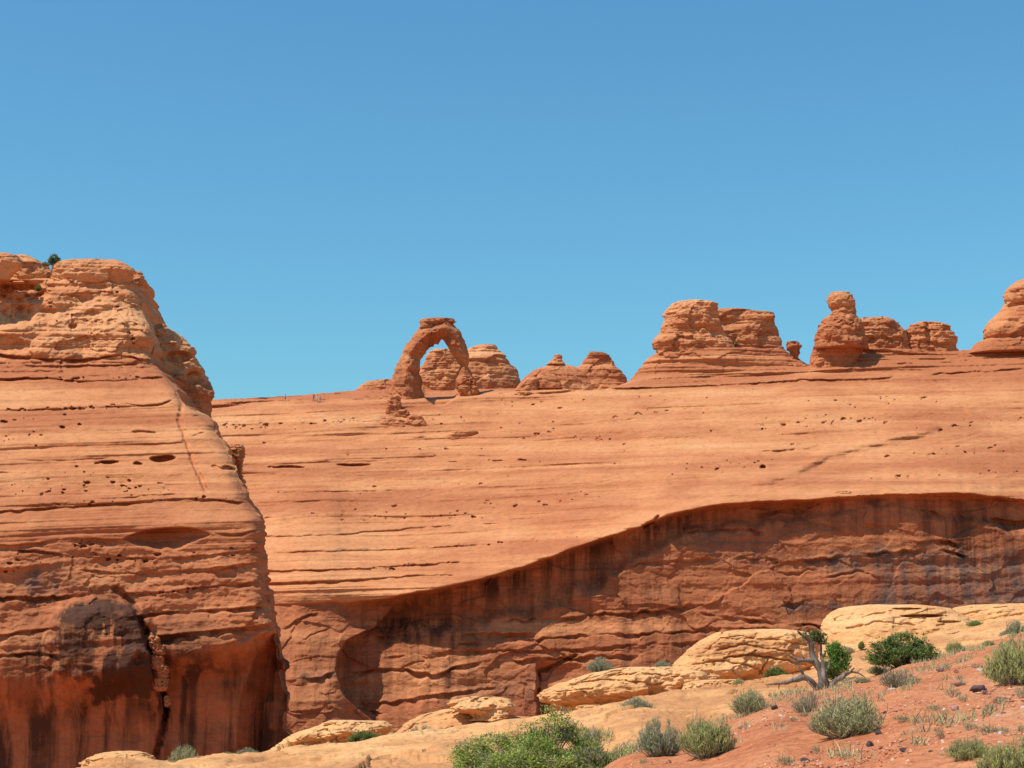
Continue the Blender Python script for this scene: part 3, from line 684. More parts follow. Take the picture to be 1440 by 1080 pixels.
# ------------------------------------------------------------------ free-standing rocks: stacked horizontal sections
def rock_solid(rows, Y, kd=.8, n=2.1, nring=None, nrow=None, th=1.0, amp=(.5, .4, .25), seed=0, dents=(), tint=(0, .2, 0), base=None, tanfun=None, yoff=0, fl=0.4, dmax=None, lean=0.0, sk=0.40, dip=0.0, f2k=.75, flk=.55, cracks=(), pk=.48):
    """rows: (py, left px, right px) from top to bottom at distance Y; horizontal super-ellipse sections, layered and worn"""
    rows = sorted(rows)
    pys = np.array([r[0] for r in rows], float); xl = np.array([r[1] for r in rows], float); xr = np.array([r[2] for r in rows], float)
    W = (xr - xl).max(); H = pys[-1] - pys[0]
    nring = nring or int(np.clip(W * 2.6, 60, 620)); nrow = nrow or int(np.clip(H * 1.5, 30, 260))
    m = Y / F
    # denser rows near the top where sections shrink fast
    tt = np.linspace(0, 1, nrow); py = pys[0] + H * (0.25 * tt ** 2 + .75 * tt)
    cl = np.interp(py, pys, xl); cr = np.interp(py, pys, xr)
    ph = np.linspace(0, 2 * math.pi, nring, endpoint=False)[None, :]
    cs, sn = np.cos(ph), np.sin(ph)
    ex = np.sign(cs) * np.abs(cs) ** (2 / n); ey = np.sign(sn) * np.abs(sn) ** (2 / n)
    hw = ((cr - cl) / 2 * m)[:, None]
    C = at((cl + cr) / 2, py, Y)
    hd = hw * kd
    if dmax: hd = np.minimum(hd, dmax)
    X = C[:, 0][:, None] + hw * ex; Yw = C[:, 1][:, None] + hd * ey + yoff - lean * (py - pys[0])[:, None] * m; Z = np.broadcast_to(C[:, 2][:, None], X.shape)
    un = W * m
    s0 = th
    st = strata(X, Yw, Z, s0, 200 + seed, dip); st2 = strata(X, Yw, Z, s0 * .37, 230 + seed, dip)
    f1 = fbm(X / (un * .22), Yw / (un * .22), Z / (un * .14), 4, 260 + seed, .55)
    f2 = fbm(X / (s0 * 1.2), Yw / (s0 * 1.2), Z / (s0 * .8), 3, 290 + seed, .6)
    fk = flakes(X, Yw, Z, un * .2, 320 + seed, 3.)
    r = amp[0] * sk * (.6 * st + .4 * st2) + amp[1] * 1.05 * f1 + amp[2] * f2k * f2 + fl * flk * fk + pk * amp[1] * panels(X - .6 * Yw, Z, un * .2, un * .13, 410 + seed)
    prox = np.clip(hw / (0.12 * un + 1e-6), 0.15, 1)
    r = r * prox
    r = np.minimum(r, hw * .6)
    for (dx, dy, rx, ry, dd) in dents:
        PXv = 720 + (X - 0) / Yw * F * 1.0
        PXv = (cl + cr)[:, None] / 2 + (X - C[:, 0][:, None]) / m
        q = ((PXv - dx) / rx) ** 2 + ((py[:, None] - dy) / ry) ** 2
        r = r - dd * (1 - sstep(.5, 1.0, q)) * (sn < 0) * np.abs(sn) ** .3
    if cracks:
        PXv = (cl + cr)[:, None] / 2 + (X - C[:, 0][:, None]) / m; PYv = np.broadcast_to(py[:, None], PXv.shape)
        for ci, (pts, dd, hwid) in enumerate(cracks): r = r - .6 * crack(PXv, PYv, pts, dd, hwid, seed + ci) * (sn < 0)
    V = np.stack([X + ex * r * .55, Yw + ey * r, Z + 0 * X], -1)
    # noise in height so that the layers undulate
    V[..., 2] += .10 * s0 * fbm(X / (s0 * 3), Yw / (s0 * 3), Z / s0, 3, 350 + seed)
    A = np.zeros(X.shape + (3,)); A[...] = tint
    A[..., 1] += .12 * fbm(X / un * 3, Yw / un * 3, Z / un * 6, 3, 380 + seed)
    if tanfun is not None: A[..., 1] += tanfun(py)[:, None]
    k = nring
    top = V[0].mean(0); bot = V[-1].mean(0)
    Vf = np.concatenate([V.reshape(-1, 3), [top], [bot]]); Af = np.concatenate([A.reshape(-1, 3), [tint], [tint]])
    nv = nrow * k
    tr = [(nv, (i) % k, (i + 1) % k) for i in range(k)] + [(nv + 1, (nrow - 1) * k + (i + 1) % k, (nrow - 1) * k + i) for i in range(k)]
    if base is None: base = np.array([bot[0], bot[1], bot[2]])
    return mesh_np('rock', Vf - base, gridq(nrow, k, True), tr, Af), base

def rock_thing(name, label, cat, rows, Y, mat=None, group=None, **kw):
    me, base = rock_solid(rows, Y, **kw); me.name = name
    o = link(name, me, mat or M_RED, None, base)
    return tag(o, label, cat, group)

cliff, cbase = build_cliff()
def cliff_part(name, rows, Y, **kw):
    me, _ = rock_solid(rows, Y * CK, base=cbase, **kw); me.name = name
    return link(name, me, M_RED, cliff)
cliff_part('caprock', [(364.5, 112, 150), (365.5, 95, 165), (368, 82, 174), (372, 72, 183), (378, 68, 189), (384, 67, 191), (389, 68, 190), (394, 72, 188), (400, 76, 184)], 262.6, kd=.32, th=.9, amp=(.35, .5, .2), seed=1, tint=(0, .5, 0))
cliff_part('caprock', [(381, 192, 197), (384, 188, 201), (389, 186, 203), (394, 186, 203), (400, 187, 202)], 268, kd=.9, th=.8, amp=(.2, .2, .1), seed=2, tint=(0, .45, 0), fl=.15)
cliff_part('caprock', [(357, -40, 14), (360, -60, 24), (366, -70, 31), (373, -75, 32), (381, -75, 29), (388, -75, 20), (394, -70, 14)], 258, kd=.4, th=.9, amp=(.3, .4, .2), seed=3, tint=(0, .45, 0))
cliff_part('caprock', [(359, 24, 38), (363, 14, 48), (368, 6, 58), (374, 0, 68), (382, -4, 74), (390, -2, 76), (402, -10, 78)], 264, kd=.5, th=.9, amp=(.3, .4, .2), seed=4, tint=(0, .45, 0))
cliff_part('rear_buttress', [(456, 222, 236), (462, 214, 242), (470, 205, 256), (478, 200, 265), (486, 195, 271), (500, 190, 278), (512, 188, 284), (524, 185, 289), (536, 180, 294), (545, 178, 297),
                             (560, 175, 298), (575, 172, 298), (590, 170, 297.5), (605, 170, 297), (640, 170, 296)], 272, kd=.55, th=1.2, amp=(.5, .9, .25), seed=5, tint=(.15, .2, 0), fl=.5,
           dents=[(255, 505, 20, 10, 1.5), (280, 535, 14, 12, 1.5)])

for i, (cx, cy, w_, h_) in enumerate([(217, 903, 15, 19), (225, 914, 17, 16), (220, 931, 21, 21), (229, 944, 15, 19), (227, 962, 17, 20), (235, 986, 7, 16)]):
    cliff_part('chockstone', [(cy - h_ * .5, cx - w_ * .3, cx + w_ * .3), (cy - h_ * .35, cx - w_ * .5, cx + w_ * .48), (cy + h_ * .3, cx - w_ * .52, cx + w_ * .5), (cy + h_ * .5, cx - w_ * .3, cx + w_ * .3)], 222.6 + i * .1, kd=.8, n=3.2, th=.5, amp=(.05, .25, .08), seed=540 + i, fl=.2, tint=(0, .1, 0))
tag(rock_thing('rock_knob', 'small dark shaded rock knob poking out behind the right edge of the tall cliff', 'rock',
   [(624.5, 331, 338), (628, 326, 342), (633, 324, 344.5), (638, 324, 344), (645, 325, 342), (655, 328, 341), (664, 330, 340), (680, 334, 345), (700, 338, 350)], 243 * CK, kd=1.0, th=.8, amp=(.15, .3, .15), seed=8, tint=(.1, 0, 0), fl=.25))

def hill_y(px, py):
    cols, rg, D, nr = HS
    c = int(np.argmin(np.abs(cols - px))); rows = rg[c] + (1085 - rg[c]) * np.linspace(0, 1, nr)
    return float(D[int(np.argmin(np.abs(rows - py))), c])
ARCH_Y = hill_y(612, 570) + 1.5
# ------------------------------------------------------------------ the arch
def build_arch():
    Y = ARCH_Y
    OUT = [(538, 596), (546, 562), (547, 548), (552, 530), (558, 511), (565, 495), (574, 480), (583, 468), (592, 460), (605, 456), (620, 452), (634, 451.5), (645, 461), (654, 475), (659, 487), (661.5, 500), (661, 508), (660, 514.5), (662, 520), (668, 534), (673, 546), (680, 556), (690, 592)]
    INN = [(603, 596), (598, 566), (597, 552), (594, 534), (592, 518), (594, 505), (599, 496), (606, 489), (613, 485), (617, 485.5), (619.5, 480.5), (622, 481), (626, 487.5), (631, 495), (638, 502), (643, 510), (646, 514), (648, 516.5), (645, 521), (641, 533), (640, 545), (640, 557), (636, 592)]
    OUT = np.array(OUT, float); INN = np.array(INN, float)
    k = len(OUT); s = np.linspace(0, k - 1, 260)
    def res(A): return np.stack([curve(list(zip(range(k), A[:, i])))(s) for i in (0, 1)], 1)
    O, I = res(OUT), res(INN)
    PO, PI = at(O[:, 0], O[:, 1], Y), at(I[:, 0], I[:, 1], Y)
    C = (PO + PI) / 2; H = (PO - PI) / 2
    dep = curve([(0, 5.2), (2, 4.3), (5, 3.4), (8, 3.0), (12, 2.8), (15, 1.7), (17, 1.0), (18.5, 1.2), (20, 2.2), (22, 2.8)])(s)
    nr = 110
    ph = np.linspace(0, 2 * math.pi, nr, endpoint=False)[None, :]
    n = 1.55
    cs = np.sign(np.cos(ph)) * np.abs(np.cos(ph)) ** (2 / n); sn = np.sign(np.sin(ph)) * np.abs(np.sin(ph)) ** (2 / n)
    P = C[:, None, :] + H[:, None, :] * cs[..., None]; P[..., 1] += dep[:, None] * sn
    x, y, z = P[..., 0], P[..., 1], P[..., 2]
    r = .10 * strata(x, y, z, .9, 400, 0) + .07 * strata(x, y, z, .35, 401, 0) + .6 * fbm(x / 3., y / 3., z / 2.2, 4, 402, .6) + .16 * fbm(x / .6, y / .6, z / .5, 3, 403) + .35 * flakes(x, y, z, 2.5, 404, 3) + .35 * panels(x - .6 * y, z, 2.6, 1.8, 406) - .25
    r = r * np.clip(np.linalg.norm(H, axis=1) / 2.2, .25, 1)[:, None]
    Hn = H / np.linalg.norm(H, axis=1)[:, None]
    P = P + Hn[:, None, :] * (cs * r * .6)[..., None]; P[..., 1] += sn * r
    base = at(612, 566, Y)
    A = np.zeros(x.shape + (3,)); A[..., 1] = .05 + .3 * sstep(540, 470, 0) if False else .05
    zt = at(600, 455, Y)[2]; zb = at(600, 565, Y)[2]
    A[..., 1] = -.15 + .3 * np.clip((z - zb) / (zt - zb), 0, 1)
    A[..., 0] = np.clip(.4 + .7 * fbm(x / 4, y / 4, z / 3, 3, 405), 0, 1) * (.35 + .6 * np.clip((z - zb) / (zt - zb), 0, 1))  # darker albedo paints in the shade of the arch's near side, stronger upwards
    root = empty('sandstone_arch', base, 'free-standing red sandstone arch on the ridge with blue sky in its opening', 'rock arch')
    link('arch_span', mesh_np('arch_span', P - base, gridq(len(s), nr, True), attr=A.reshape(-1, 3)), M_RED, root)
    def part(name, rows, **kw):
        me, _ = rock_solid(rows, Y, base=base, **kw); me.name = name; return link(name, me, M_RED, root)
    part('cap_slab', [(447.3, 600, 624), (448.5, 594, 636), (450.5, 590, 640), (453, 589, 642), (456, 591, 630), (459, 594, 622)], kd=.5, th=.5, amp=(.25, .5, .25), seed=11, tint=(.25, .35, 0), fl=.2)
    part('cap_ledge', [(456, 592, 612), (459, 590, 614), (462, 590, 613), (464, 594, 610)], kd=.5, th=.4, amp=(.15, .2, .1), seed=12, tint=(.5, .1, 0), fl=.1, yoff=-.8)
    for i, (rw, yo) in enumerate([([(531, 652, 660), (534, 650, 663), (540, 649, 664), (544, 652, 662)], -1.3), ([(532, 660, 667), (537, 658, 670), (542, 659, 670), (546, 662, 668)], -1.1),
                       ([(543, 648, 658), (546, 645, 661), (551, 644, 662), (555, 647, 660)], -1.5), ([(544, 660, 670), (548, 658, 673), (553, 659, 674), (557, 662, 672)], -1.4)]):
        part('lower_knob', rw, kd=.8, n=2.8, th=.5, amp=(.1, .35, .1), seed=13 + i, tint=(.35, -.1, 0), fl=.1, yoff=yo)
build_arch()

oc = empty('sandstone_outcrop', at(552, 600, hill_y(552, 600)), 'cracked rock pedestal stepping down under the left foot of the arch', 'rock outcrop')
def ochild(name, rows, Y, **kw):
    me, _ = rock_solid(rows, Y, base=np.array(oc.location), **kw); me.name = name; return link(name, me, M_RED, oc)
ochild('upper_block', [(557, 548, 561), (560, 546, 564), (568, 544, 564), (577, 542, 563), (586, 540, 566), (596, 538, 568)], hill_y(552, 586) + 1.1, kd=.7, n=3.4, th=.9, amp=(.2, .45, .15), seed=20, tint=(0, 0, 0), pk=.2, f2k=.4)
ochild('lower_block', [(588, 536, 552), (590, 533, 566), (595, 532, 576), (602, 530, 582), (612, 528, 586)], hill_y(556, 602) + 1.5, kd=.35, n=3.2, th=.7, amp=(.2, .5, .15), seed=25, tint=(0, 0, 0))
ochild('middle_block', [(576, 562, 572), (579, 560, 575), (586, 561, 576), (596, 558, 578)], hill_y(567, 588) + .8, kd=.5, n=3.2, th=.7, amp=(.15, .3, .12), seed=26, tint=(0, 0, 0))
rock_thing('sandstone_outcrop', 'low cracked rock block just right of the arch pedestal', 'rock outcrop',
    [(583, 578, 588), (586, 573, 593), (592, 569, 598), (598, 568, 603), (604, 567, 607), (614, 564, 610)], hill_y(587, 602) + 1.4, kd=.4, n=3., th=.7, amp=(.2, .4, .15), seed=21, tint=(0, .05, 0))
rock_thing('sandstone_slab', 'flat rock slab lying on the slope below the arch', 'rock slab',
    [(604.5, 652, 668), (607, 636, 673), (611, 628, 672), (616, 623, 668), (619, 620, 664), (626, 618, 660)], hill_y(645, 618) + 1.5, kd=.5, th=.6, amp=(.2, .25, .1), seed=22, fl=.2, tint=(0, .15, 0))
rock_thing('sandstone_slab', 'small low slab left of the flat slab below the arch', 'rock slab',
    [(612, 584, 594), (615, 578, 602), (619, 575, 607), (625, 572, 612)], hill_y(590, 619) + 1.0, kd=.5, th=.6, amp=(.2, .2, .1), seed=23, fl=.2, tint=(0, .15, 0))
rock_thing('sandstone_slab', 'small overhanging rock flake on the shaded brow at the right', 'rock slab',
    [(690.5, 1172, 1196), (692.5, 1171, 1198.5), (695, 1172, 1198), (697.5, 1175, 1194)], hill_y(1185, 694) + .6, kd=.4, th=.4, amp=(.08, .12, .06), seed=24, fl=.1)

# ------------------------------------------------------------------ buttes and hoodoos along the ridge
rock_thing('sandstone_butte', 'layered tan and red butte seen behind and right of the arch', 'butte',
   [(485.5, 672, 696), (487, 664, 699), (492, 655, 701), (495, 640, 706), (500, 628, 712), (504, 615, 713), (509, 603, 719), (516, 596, 725), (522, 590, 728), (530, 586, 731), (540, 582, 733), (552, 578, 736), (565, 575, 738)],
   353, kd=.45, th=1.3, amp=(1.0, .7, .3), seed=30, tint=(0, .12, 0), tanfun=lambda p: .25 * (1 - sstep(500, 530, p)), fl=.7)
rock_thing('sandstone_butte', 'rounded tan knoll framed by the arch opening', 'butte',
   [(491, 612, 636), (494, 604, 646), (499, 600, 652), (506, 596, 656), (516, 592, 660), (530, 588, 664), (550, 585, 668)], 349, kd=.3, th=1.0, amp=(.6, .6, .3), seed=31, tint=(0, .25, 0), fl=.5)
rock_thing('sandstone_butte', 'low flat ledge of red rock left of the arch on the ridge', 'butte',
   [(534.5, 528, 572), (536.5, 516, 576), (541, 508, 580), (546, 502, 584), (550, 497, 588), (554, 494, 590), (562, 490, 592)], 333, kd=.4, th=1.0, amp=(.5, .5, .25), seed=32, tint=(0, -.15, 0), fl=.4)
d1 = empty('sandstone_dome', at(788, 552, 338), 'pyramid-like pale dome with a tiny knob on top between the arch and big butte', 'rock dome')
def child(root, name, rows, Y, **kw):
    me, _ = rock_solid(rows, Y, base=np.array(root.location), **kw); me.name = name; return link(name, me, M_RED, root)
child(d1, 'dome', [(510.5, 774, 790), (513, 768, 796), (514.5, 768, 806), (517, 760, 812), (520, 752, 818), (526, 744, 824), (533, 735, 830), (540, 729, 836), (556, 722, 840)], 338, kd=.5, th=1.0, amp=(.6, .5, .25), seed=33, tint=(0, .08, 0), fl=.3)
child(d1, 'knob', [(498.5, 781, 788), (500, 779, 790), (502.5, 779, 791), (505, 778, 790), (507, 774, 791), (510, 771, 793), (513, 768, 795)], 338, kd=.9, th=.5, amp=(.15, .2, .1), seed=34, tint=(0, .2, 0), fl=.1)
d2 = empty('sandstone_dome', at(840, 552, 340), 'pale stepped dome with dark flat caprock left of the big butte', 'rock dome')
child(d2, 'dome', [(500.5, 828, 856), (504, 822, 860), (510, 818, 864), (514, 816, 866), (520, 806, 872), (526, 800, 877), (533, 790, 881), (540, 782, 883), (556, 776, 890)], 340, kd=.5, th=1.0, amp=(.6, .5, .25), seed=35, tint=(0, .08, 0), fl=.3)
child(d2, 'caprock', [(494.8, 828, 840), (496, 828, 850), (498, 827, 854), (500, 826, 857), (502.5, 826, 858), (504, 830, 855)], 340, kd=.6, th=.4, amp=(.2, .2, .1), seed=36, tint=(.6, .15, 0), fl=.15)
rock_thing('boulder', 'smooth pinkish fallen slab leaning at the foot of the pyramid-like dome', 'boulder',
   [(526.5, 757, 778), (529, 755, 783), (534, 754, 787), (540, 753, 789), (547, 752, 791)], 327, kd=.5, n=3.5, th=1.0, amp=(.05, .2, .06), seed=37, tint=(0, -.2, 0), fl=.2)
rock_thing('boulder', 'rounded red boulder at the left foot of the pyramid-like dome', 'boulder',
   [(531, 744, 755), (534, 738, 757), (540, 731, 756), (545, 727, 756), (550, 725, 756)], 326, kd=.6, th=.8, amp=(.15, .3, .1), seed=38, tint=(0, -.1, 0), fl=.2)
rock_thing('boulder', 'small broken block lying on the slope below the pyramid-like dome', 'boulder',
   [(549.5, 729, 742), (552, 727, 748), (556, 726, 747), (563, 724, 750)], hill_y(737, 557) + .8, kd=.6, n=3, th=.7, amp=(.1, .3, .1), seed=39, tint=(0, -.1, 0), fl=.3)

big = empty('sandstone_butte', at(1000, 545, 334), 'largest ridge butte with a rounded left dome and flat-topped right end', 'butte')
child(big, 'skirt', [(494, 935, 1104), (496, 926, 1108), (499, 918, 1113), (504, 911, 1120), (510, 904, 1130), (518, 897, 1140), (526, 891, 1150), (534, 886, 1158), (545, 882, 1166), (555, 880, 1170)], 334, kd=.34, th=1.0, amp=(.9, .6, .25), seed=40, tint=(0, -.02, 0), tanfun=lambda p: .15 * np.exp(-((p - 507) / 6) ** 2) - .15 * sstep(515, 525, p), fl=.4)
child(big, 'dome', [(422.5, 962, 992), (424, 953, 1002), (427, 944, 1008), (432, 937, 1011), (438, 933, 1012), (445, 933, 1012), (447, 935, 1011), (452, 934, 1013), (460, 930, 1017), (468, 926, 1022), (476, 921, 1027), (484, 917, 1032), (490, 917, 1034), (497, 919, 1034), (506, 915, 1040)],
      333, kd=.42, th=1.1, amp=(.7, .9, .4), seed=41, tint=(0, .22, 0), tanfun=lambda p: .25 * (1 - sstep(440, 450, p)), fl=.9)
child(big, 'flat_top', [(434.5, 1010, 1046), (436, 990, 1056), (438, 980, 1080), (440, 975, 1090), (446, 970, 1092), (452, 968, 1093), (462, 965, 1095), (472, 965, 1098), (482, 965, 1102), (492, 965, 1106), (500, 965, 1109), (508, 965, 1112)],
      338, kd=.22, th=1.0, amp=(.7, .8, .4), seed=42, tint=(0, .22, 0), fl=.8)
rock_thing('balanced_rock', 'tiny dark knob of rock on a narrow neck right of the largest butte', 'balanced rock',
   [(480.5, 1107, 1122), (482, 1106, 1125), (486, 1106, 1126), (491, 1107, 1125), (496, 1110, 1124), (500, 1112, 1123), (503, 1113, 1123), (510, 1110, 1128), (518, 1100, 1136)], 332, kd=.8, n=3.4, th=.5, amp=(.2, .5, .2), seed=43, tint=(.25, .1, 0), fl=.4)

ho = empty('hoodoo', at(1183, 535, 327), 'tall hoodoo with a rounded balanced head on a narrow neck', 'hoodoo')
child(ho, 'head', [(411, 1173, 1190), (412, 1169, 1194), (414.5, 1166, 1197), (419, 1164, 1200), (424, 1163.5, 1203), (428, 1164, 1203.5), (432, 1166, 1202), (434.5, 1168, 1198)], 327, kd=.8, n=2.8, th=.6, amp=(.25, .3, .15), seed=44, tint=(.1, .3, 0), fl=.3)
child(ho, 'neck', [(430, 1170, 1200), (434, 1169, 1203), (438, 1169, 1204), (443, 1168, 1204), (449, 1162, 1206)], 327, kd=.8, th=.6, amp=(.2, .3, .15), seed=45, tint=(.15, .1, 0), fl=.3)
child(ho, 'shoulder', [(443, 1166, 1204), (448, 1160, 1207), (454, 1155, 1211), (460, 1151, 1214), (463, 1149, 1217), (470, 1146, 1218.5), (478, 1145, 1219), (484, 1144, 1219), (488, 1144, 1220), (491, 1146, 1221)], 327, kd=.75, th=1.0, amp=(.4, .7, .3), seed=46, tint=(.05, .12, 0), fl=.8)
child(ho, 'column', [(484, 1146, 1216), (490, 1142, 1214), (496, 1140, 1212), (502, 1139, 1208), (510, 1138, 1206), (520, 1137, 1204), (530, 1134, 1204), (545, 1130, 1206)], 328.5, kd=.62, th=1.1, amp=(.5, .5, .2), seed=47, tint=(0, -.08, 0), fl=.5)
rock_thing('sandstone_butte', 'small flat-topped dark-layered butte directly right of the hoodoo', 'butte',
   [(447, 1212, 1252), (449, 1206, 1257), (453, 1200, 1262), (458, 1198, 1267), (464, 1196, 1272), (470, 1196, 1274), (476, 1195, 1276), (482, 1195, 1278), (488, 1196, 1279), (496, 1192, 1284)], 335, kd=.5, th=.8, amp=(.7, .8, .4), seed=48, tint=(.2, .1, 0), fl=.6)
rock_thing('sandstone_butte', 'small blocky butte with a vertical shaded notch, right end of the pair beside the hoodoo', 'butte',
   [(452.5, 1298, 1318), (454, 1286, 1326), (457, 1278, 1333), (462, 1274, 1337), (468, 1273, 1341), (474, 1273, 1344), (480, 1274, 1343), (486, 1276, 1344), (490, 1275, 1347), (498, 1270, 1352)], 335, kd=.5, th=.9, amp=(.5, .8, .35), seed=49, tint=(.05, .1, 0), fl=.9,
   dents=[(1302, 470, 5, 16, .6)])
rd = empty('sandstone_dome', at(1450, 492, 332), 'bulging dome with overhanging cap cut by the right edge of the picture', 'rock dome')
child(rd, 'dome', [(420, 1416, 1500), (426, 1412, 1510), (434, 1405, 1520), (442, 1398, 1530), (450, 1391, 1535), (458, 1384, 1540), (464, 1380, 1545), (470, 1379, 1545), (475, 1380, 1545), (478, 1384, 1540), (482, 1390, 1535)], 332, kd=.5, th=1.2, amp=(.4, .9, .4), seed=50, tint=(0, .18, 0), fl=.5)
child(rd, 'cap', [(388, 1450, 1480), (391, 1440, 1490), (396, 1428, 1500), (402, 1419, 1506), (409, 1412, 1510), (416, 1409, 1512), (421, 1409.5, 1511), (425, 1412, 1508), (428, 1416, 1504)], 331, kd=.55, th=1.0, amp=(.3, .5, .25), seed=51, tint=(0, .25, 0), fl=.4)
child(rd, 'base_ledge', [(477, 1384, 1545), (481, 1374, 1550), (486, 1367, 1555), (491, 1364, 1560), (497, 1360, 1565)], 331, kd=.35, th=.8, amp=(.3, .4, .15), seed=52, tint=(0, .1, 0), fl=.3)

# ------------------------------------------------------------------ foreground ground: red soil slope and the slickrock shelf behind it
CR = curve([(-400, 1420), (0, 1300), (300, 1215), (600, 1135), (780, 1096), (840, 1078), (880, 1052), (960, 1032), (1033, 1004), (1086, 980), (1154, 969), (1194, 957), (1235, 949), (1263, 936), (1315, 925), (1384, 905), (1440, 892), (1600, 868), (1900, 840)])
CY = curve([(-400, 16), (0, 20), (300, 24), (600, 29), (840, 34), (880, 36), (1033, 45), (1154, 52), (1315, 57), (1440, 62), (1900, 66)])

def soil_z(px, Y):
    zc = at(px, CR(px), CY(px))[..., 2]
    t = Y / CY(px)
    return zc * t + 0.18 * np.sin(np.clip(t, 0, 1) * math.pi) * np.clip((px - 700) / 400., 0, 1)

def px_of(x, y): return 720 + x / y * F * 1.0

def row_point(px, Y, z):
    """point in the vertical plane through the camera and pixel column px, at distance Y and height z"""
    k = (z - CAMZ) / Y
    # solve for pixel row with that elevation
    cy = (k * CP - SP) / (CP + k * SP)
    yd = CP - cy * SP
    return np.stack(np.broadcast_arrays((px - 720.) / F * Y / yd, Y, z), -1), 540 - cy * F

def build_soil():
    cols = np.concatenate([np.arange(-6000, -400, 160.), np.arange(-400, 1901, 5.0), np.arange(1940, 9000, 160.)])
    T = np.concatenate([np.array([-.6, -.05, .06, .12, .18]), np.linspace(.22, 1.0, 260), [1.02, 1.05, 1.08, 1.1]])
    PX, TT = np.meshgrid(cols, T)
    Y = TT * CY(PX)
    z = soil_z(PX, np.clip(Y, 0, 99)); z = np.where(TT > 1.001, soil_z(PX, CY(PX)) - (TT - 1) * 12 - np.where(TT > 1.09, 4, 0), z)
    Ys = np.where(np.abs(Y) < .5, .5, Y)
    P, _ = row_point(PX, np.maximum(Ys, .5), z)
    P[..., 1] = Y
    neg = TT < .1
    P[..., 0] = np.where(neg, (PX - 720) / F * .10 * CY(PX), P[..., 0]); P[..., 2] = np.where(neg, -.05, P[..., 2])
    x, y = P[..., 0], P[..., 1]
    P[..., 2] += np.where(neg, 0, .05 * fbm(x / .9, y / .9, 0, 3, 503) + .10 * fbm(x / 2.2, y / 2.2, 0, 4, 501) + .025 * fbm(x / .4, y / .4, 0, 3, 502))
    o = link('soil_slope', mesh_np('soil_slope', P, gridq(len(T), len(cols))[:, ::-1]), M_SOIL); tag(o, kind='structure')
build_soil()

FARP = [(-200, 1132), (60, 1100), (130, 1086), (240, 1081), (370, 1068), (420, 1060), (520, 1045), (640, 1030), (720, 1018), (800, 1006), (900, 987), (1000, 971), (1040, 965), (1090, 957), (1140, 948), (1180, 925), (1250, 905), (1330, 889), (1440, 868), (1600, 850)]
FP = curve(FARP); FY = curve([(-200, 55), (370, 61), (560, 64), (760, 69), (900, 73), (1040, 77), (1140, 90), (1300, 104), (1440, 112), (1600, 115)])
def shelf_z(px, Y):
    y0 = CY(px) - 1.5; z0 = soil_z(px, y0) - .3
    y1 = FY(px); z1 = at(px, FP(px), y1)[..., 2]
    t = (Y - y0) / (y1 - y0)
    return z0 + (z1 - z0) * t + .55 * np.sin(np.clip(t, 0, 1) * math.pi) * (1 - np.clip((px - 700) / 500., 0, 1) * .7)

def shelf_dz(x, y):
    d = .26 * fbm(x / 5., y / 9., 0, 4, 511) + .12 * np.tanh(3 * noise((y * .9 - x * .35 + 2 * fbm(x / 6., y / 6., 0, 2, 513)) / 1.8, x / 9., 0, 512))
    d = d + .07 * fbm(x / .8, y / 1.4, 0, 4, 514, .6) + .05 * np.tanh(3 * noise((y * .9 - x * .3 + 1.2 * fbm(x / 3., y / 3., 0, 2, 523)) / .8, x / 4., 0, 522))
    return d + .22 * flakes(x, y * .6, 0 * x, 5., 515, 3.) + .09 * flakes(x, y * .7, 0 * x, 1.6, 518, 3.) + .08 * panels(x, y * .8, 2.6, 1.7, 530) + .03 * panels(x, y * .8, .9, .6, 531)

def build_shelf():
    cols = np.arange(-200, 1601, 2.0)
    T = np.concatenate([np.linspace(0, .4, 190, endpoint=False), np.linspace(.4, 1, 300), np.linspace(1.004, 1.3, 90), [1.33, 1.4, 1.55]])
    PX, TT = np.meshgrid(cols, T)
    y0, y1 = CY(PX) - 1.5, FY(PX)
    Y = y0 + (y1 - y0) * TT
    # behind its crest the shelf dips into a dusty trough below the slabs, then drops into the canyon
    rise = 11 * sstep(380, 560, PX) * (1 - sstep(1000, 1140, PX))
    t2 = np.clip((TT - 1) / .3, 0, 1); z3 = at(PX, FP(PX) - rise, y0 + (y1 - y0) * 1.3)[..., 2]
    z1 = shelf_z(PX, np.minimum(Y, y1))
    z = np.where(TT > 1, z1 * (1 - t2) + z3 * t2 - .55 * np.sin(t2 * math.pi), z1) - np.clip(TT - 1.3, 0, 1) * np.where(TT > 1.35, 110, 40)
    P, PY = row_point(PX, Y, z)
    x, y = P[..., 0], P[..., 1]
    m = np.where(TT > 1.3, 0, 1)
    P[..., 2] += shelf_dz(x, y) * m * (1 - .6 * sstep(.86, 1.0, TT) * (TT < 1.02)) * sstep(0, .03, TT)
    A = np.zeros(PX.shape + (3,)); A[..., 1] = .02 + .3 * fbm(x / 5., y / 7., 0, 4, 516) + .16 * noise((y * .9 - x * .3) / .8, x / 5., 0, 519)
    # brown dust lying in the trough below the slabs
    A[..., 1] -= .55 * sstep(1.0, 1.05, TT) * (1 - sstep(1040, 1130, PX)) * (.8 + fbm(x / 4., y / 4., 0, 2, 517))
    A[..., 1] -= .22 * sstep(.2, .7, noise((y * .9 - x * .3) / .7, x / 6., 0, 524)) * (TT < 1)
    o = link('slickrock_shelf', mesh_np('slickrock_shelf', P, gridq(len(T), len(cols))[:, ::-1], attr=A.reshape(-1, 3)), M_TAN); tag(o, kind='structure')
build_shelf()

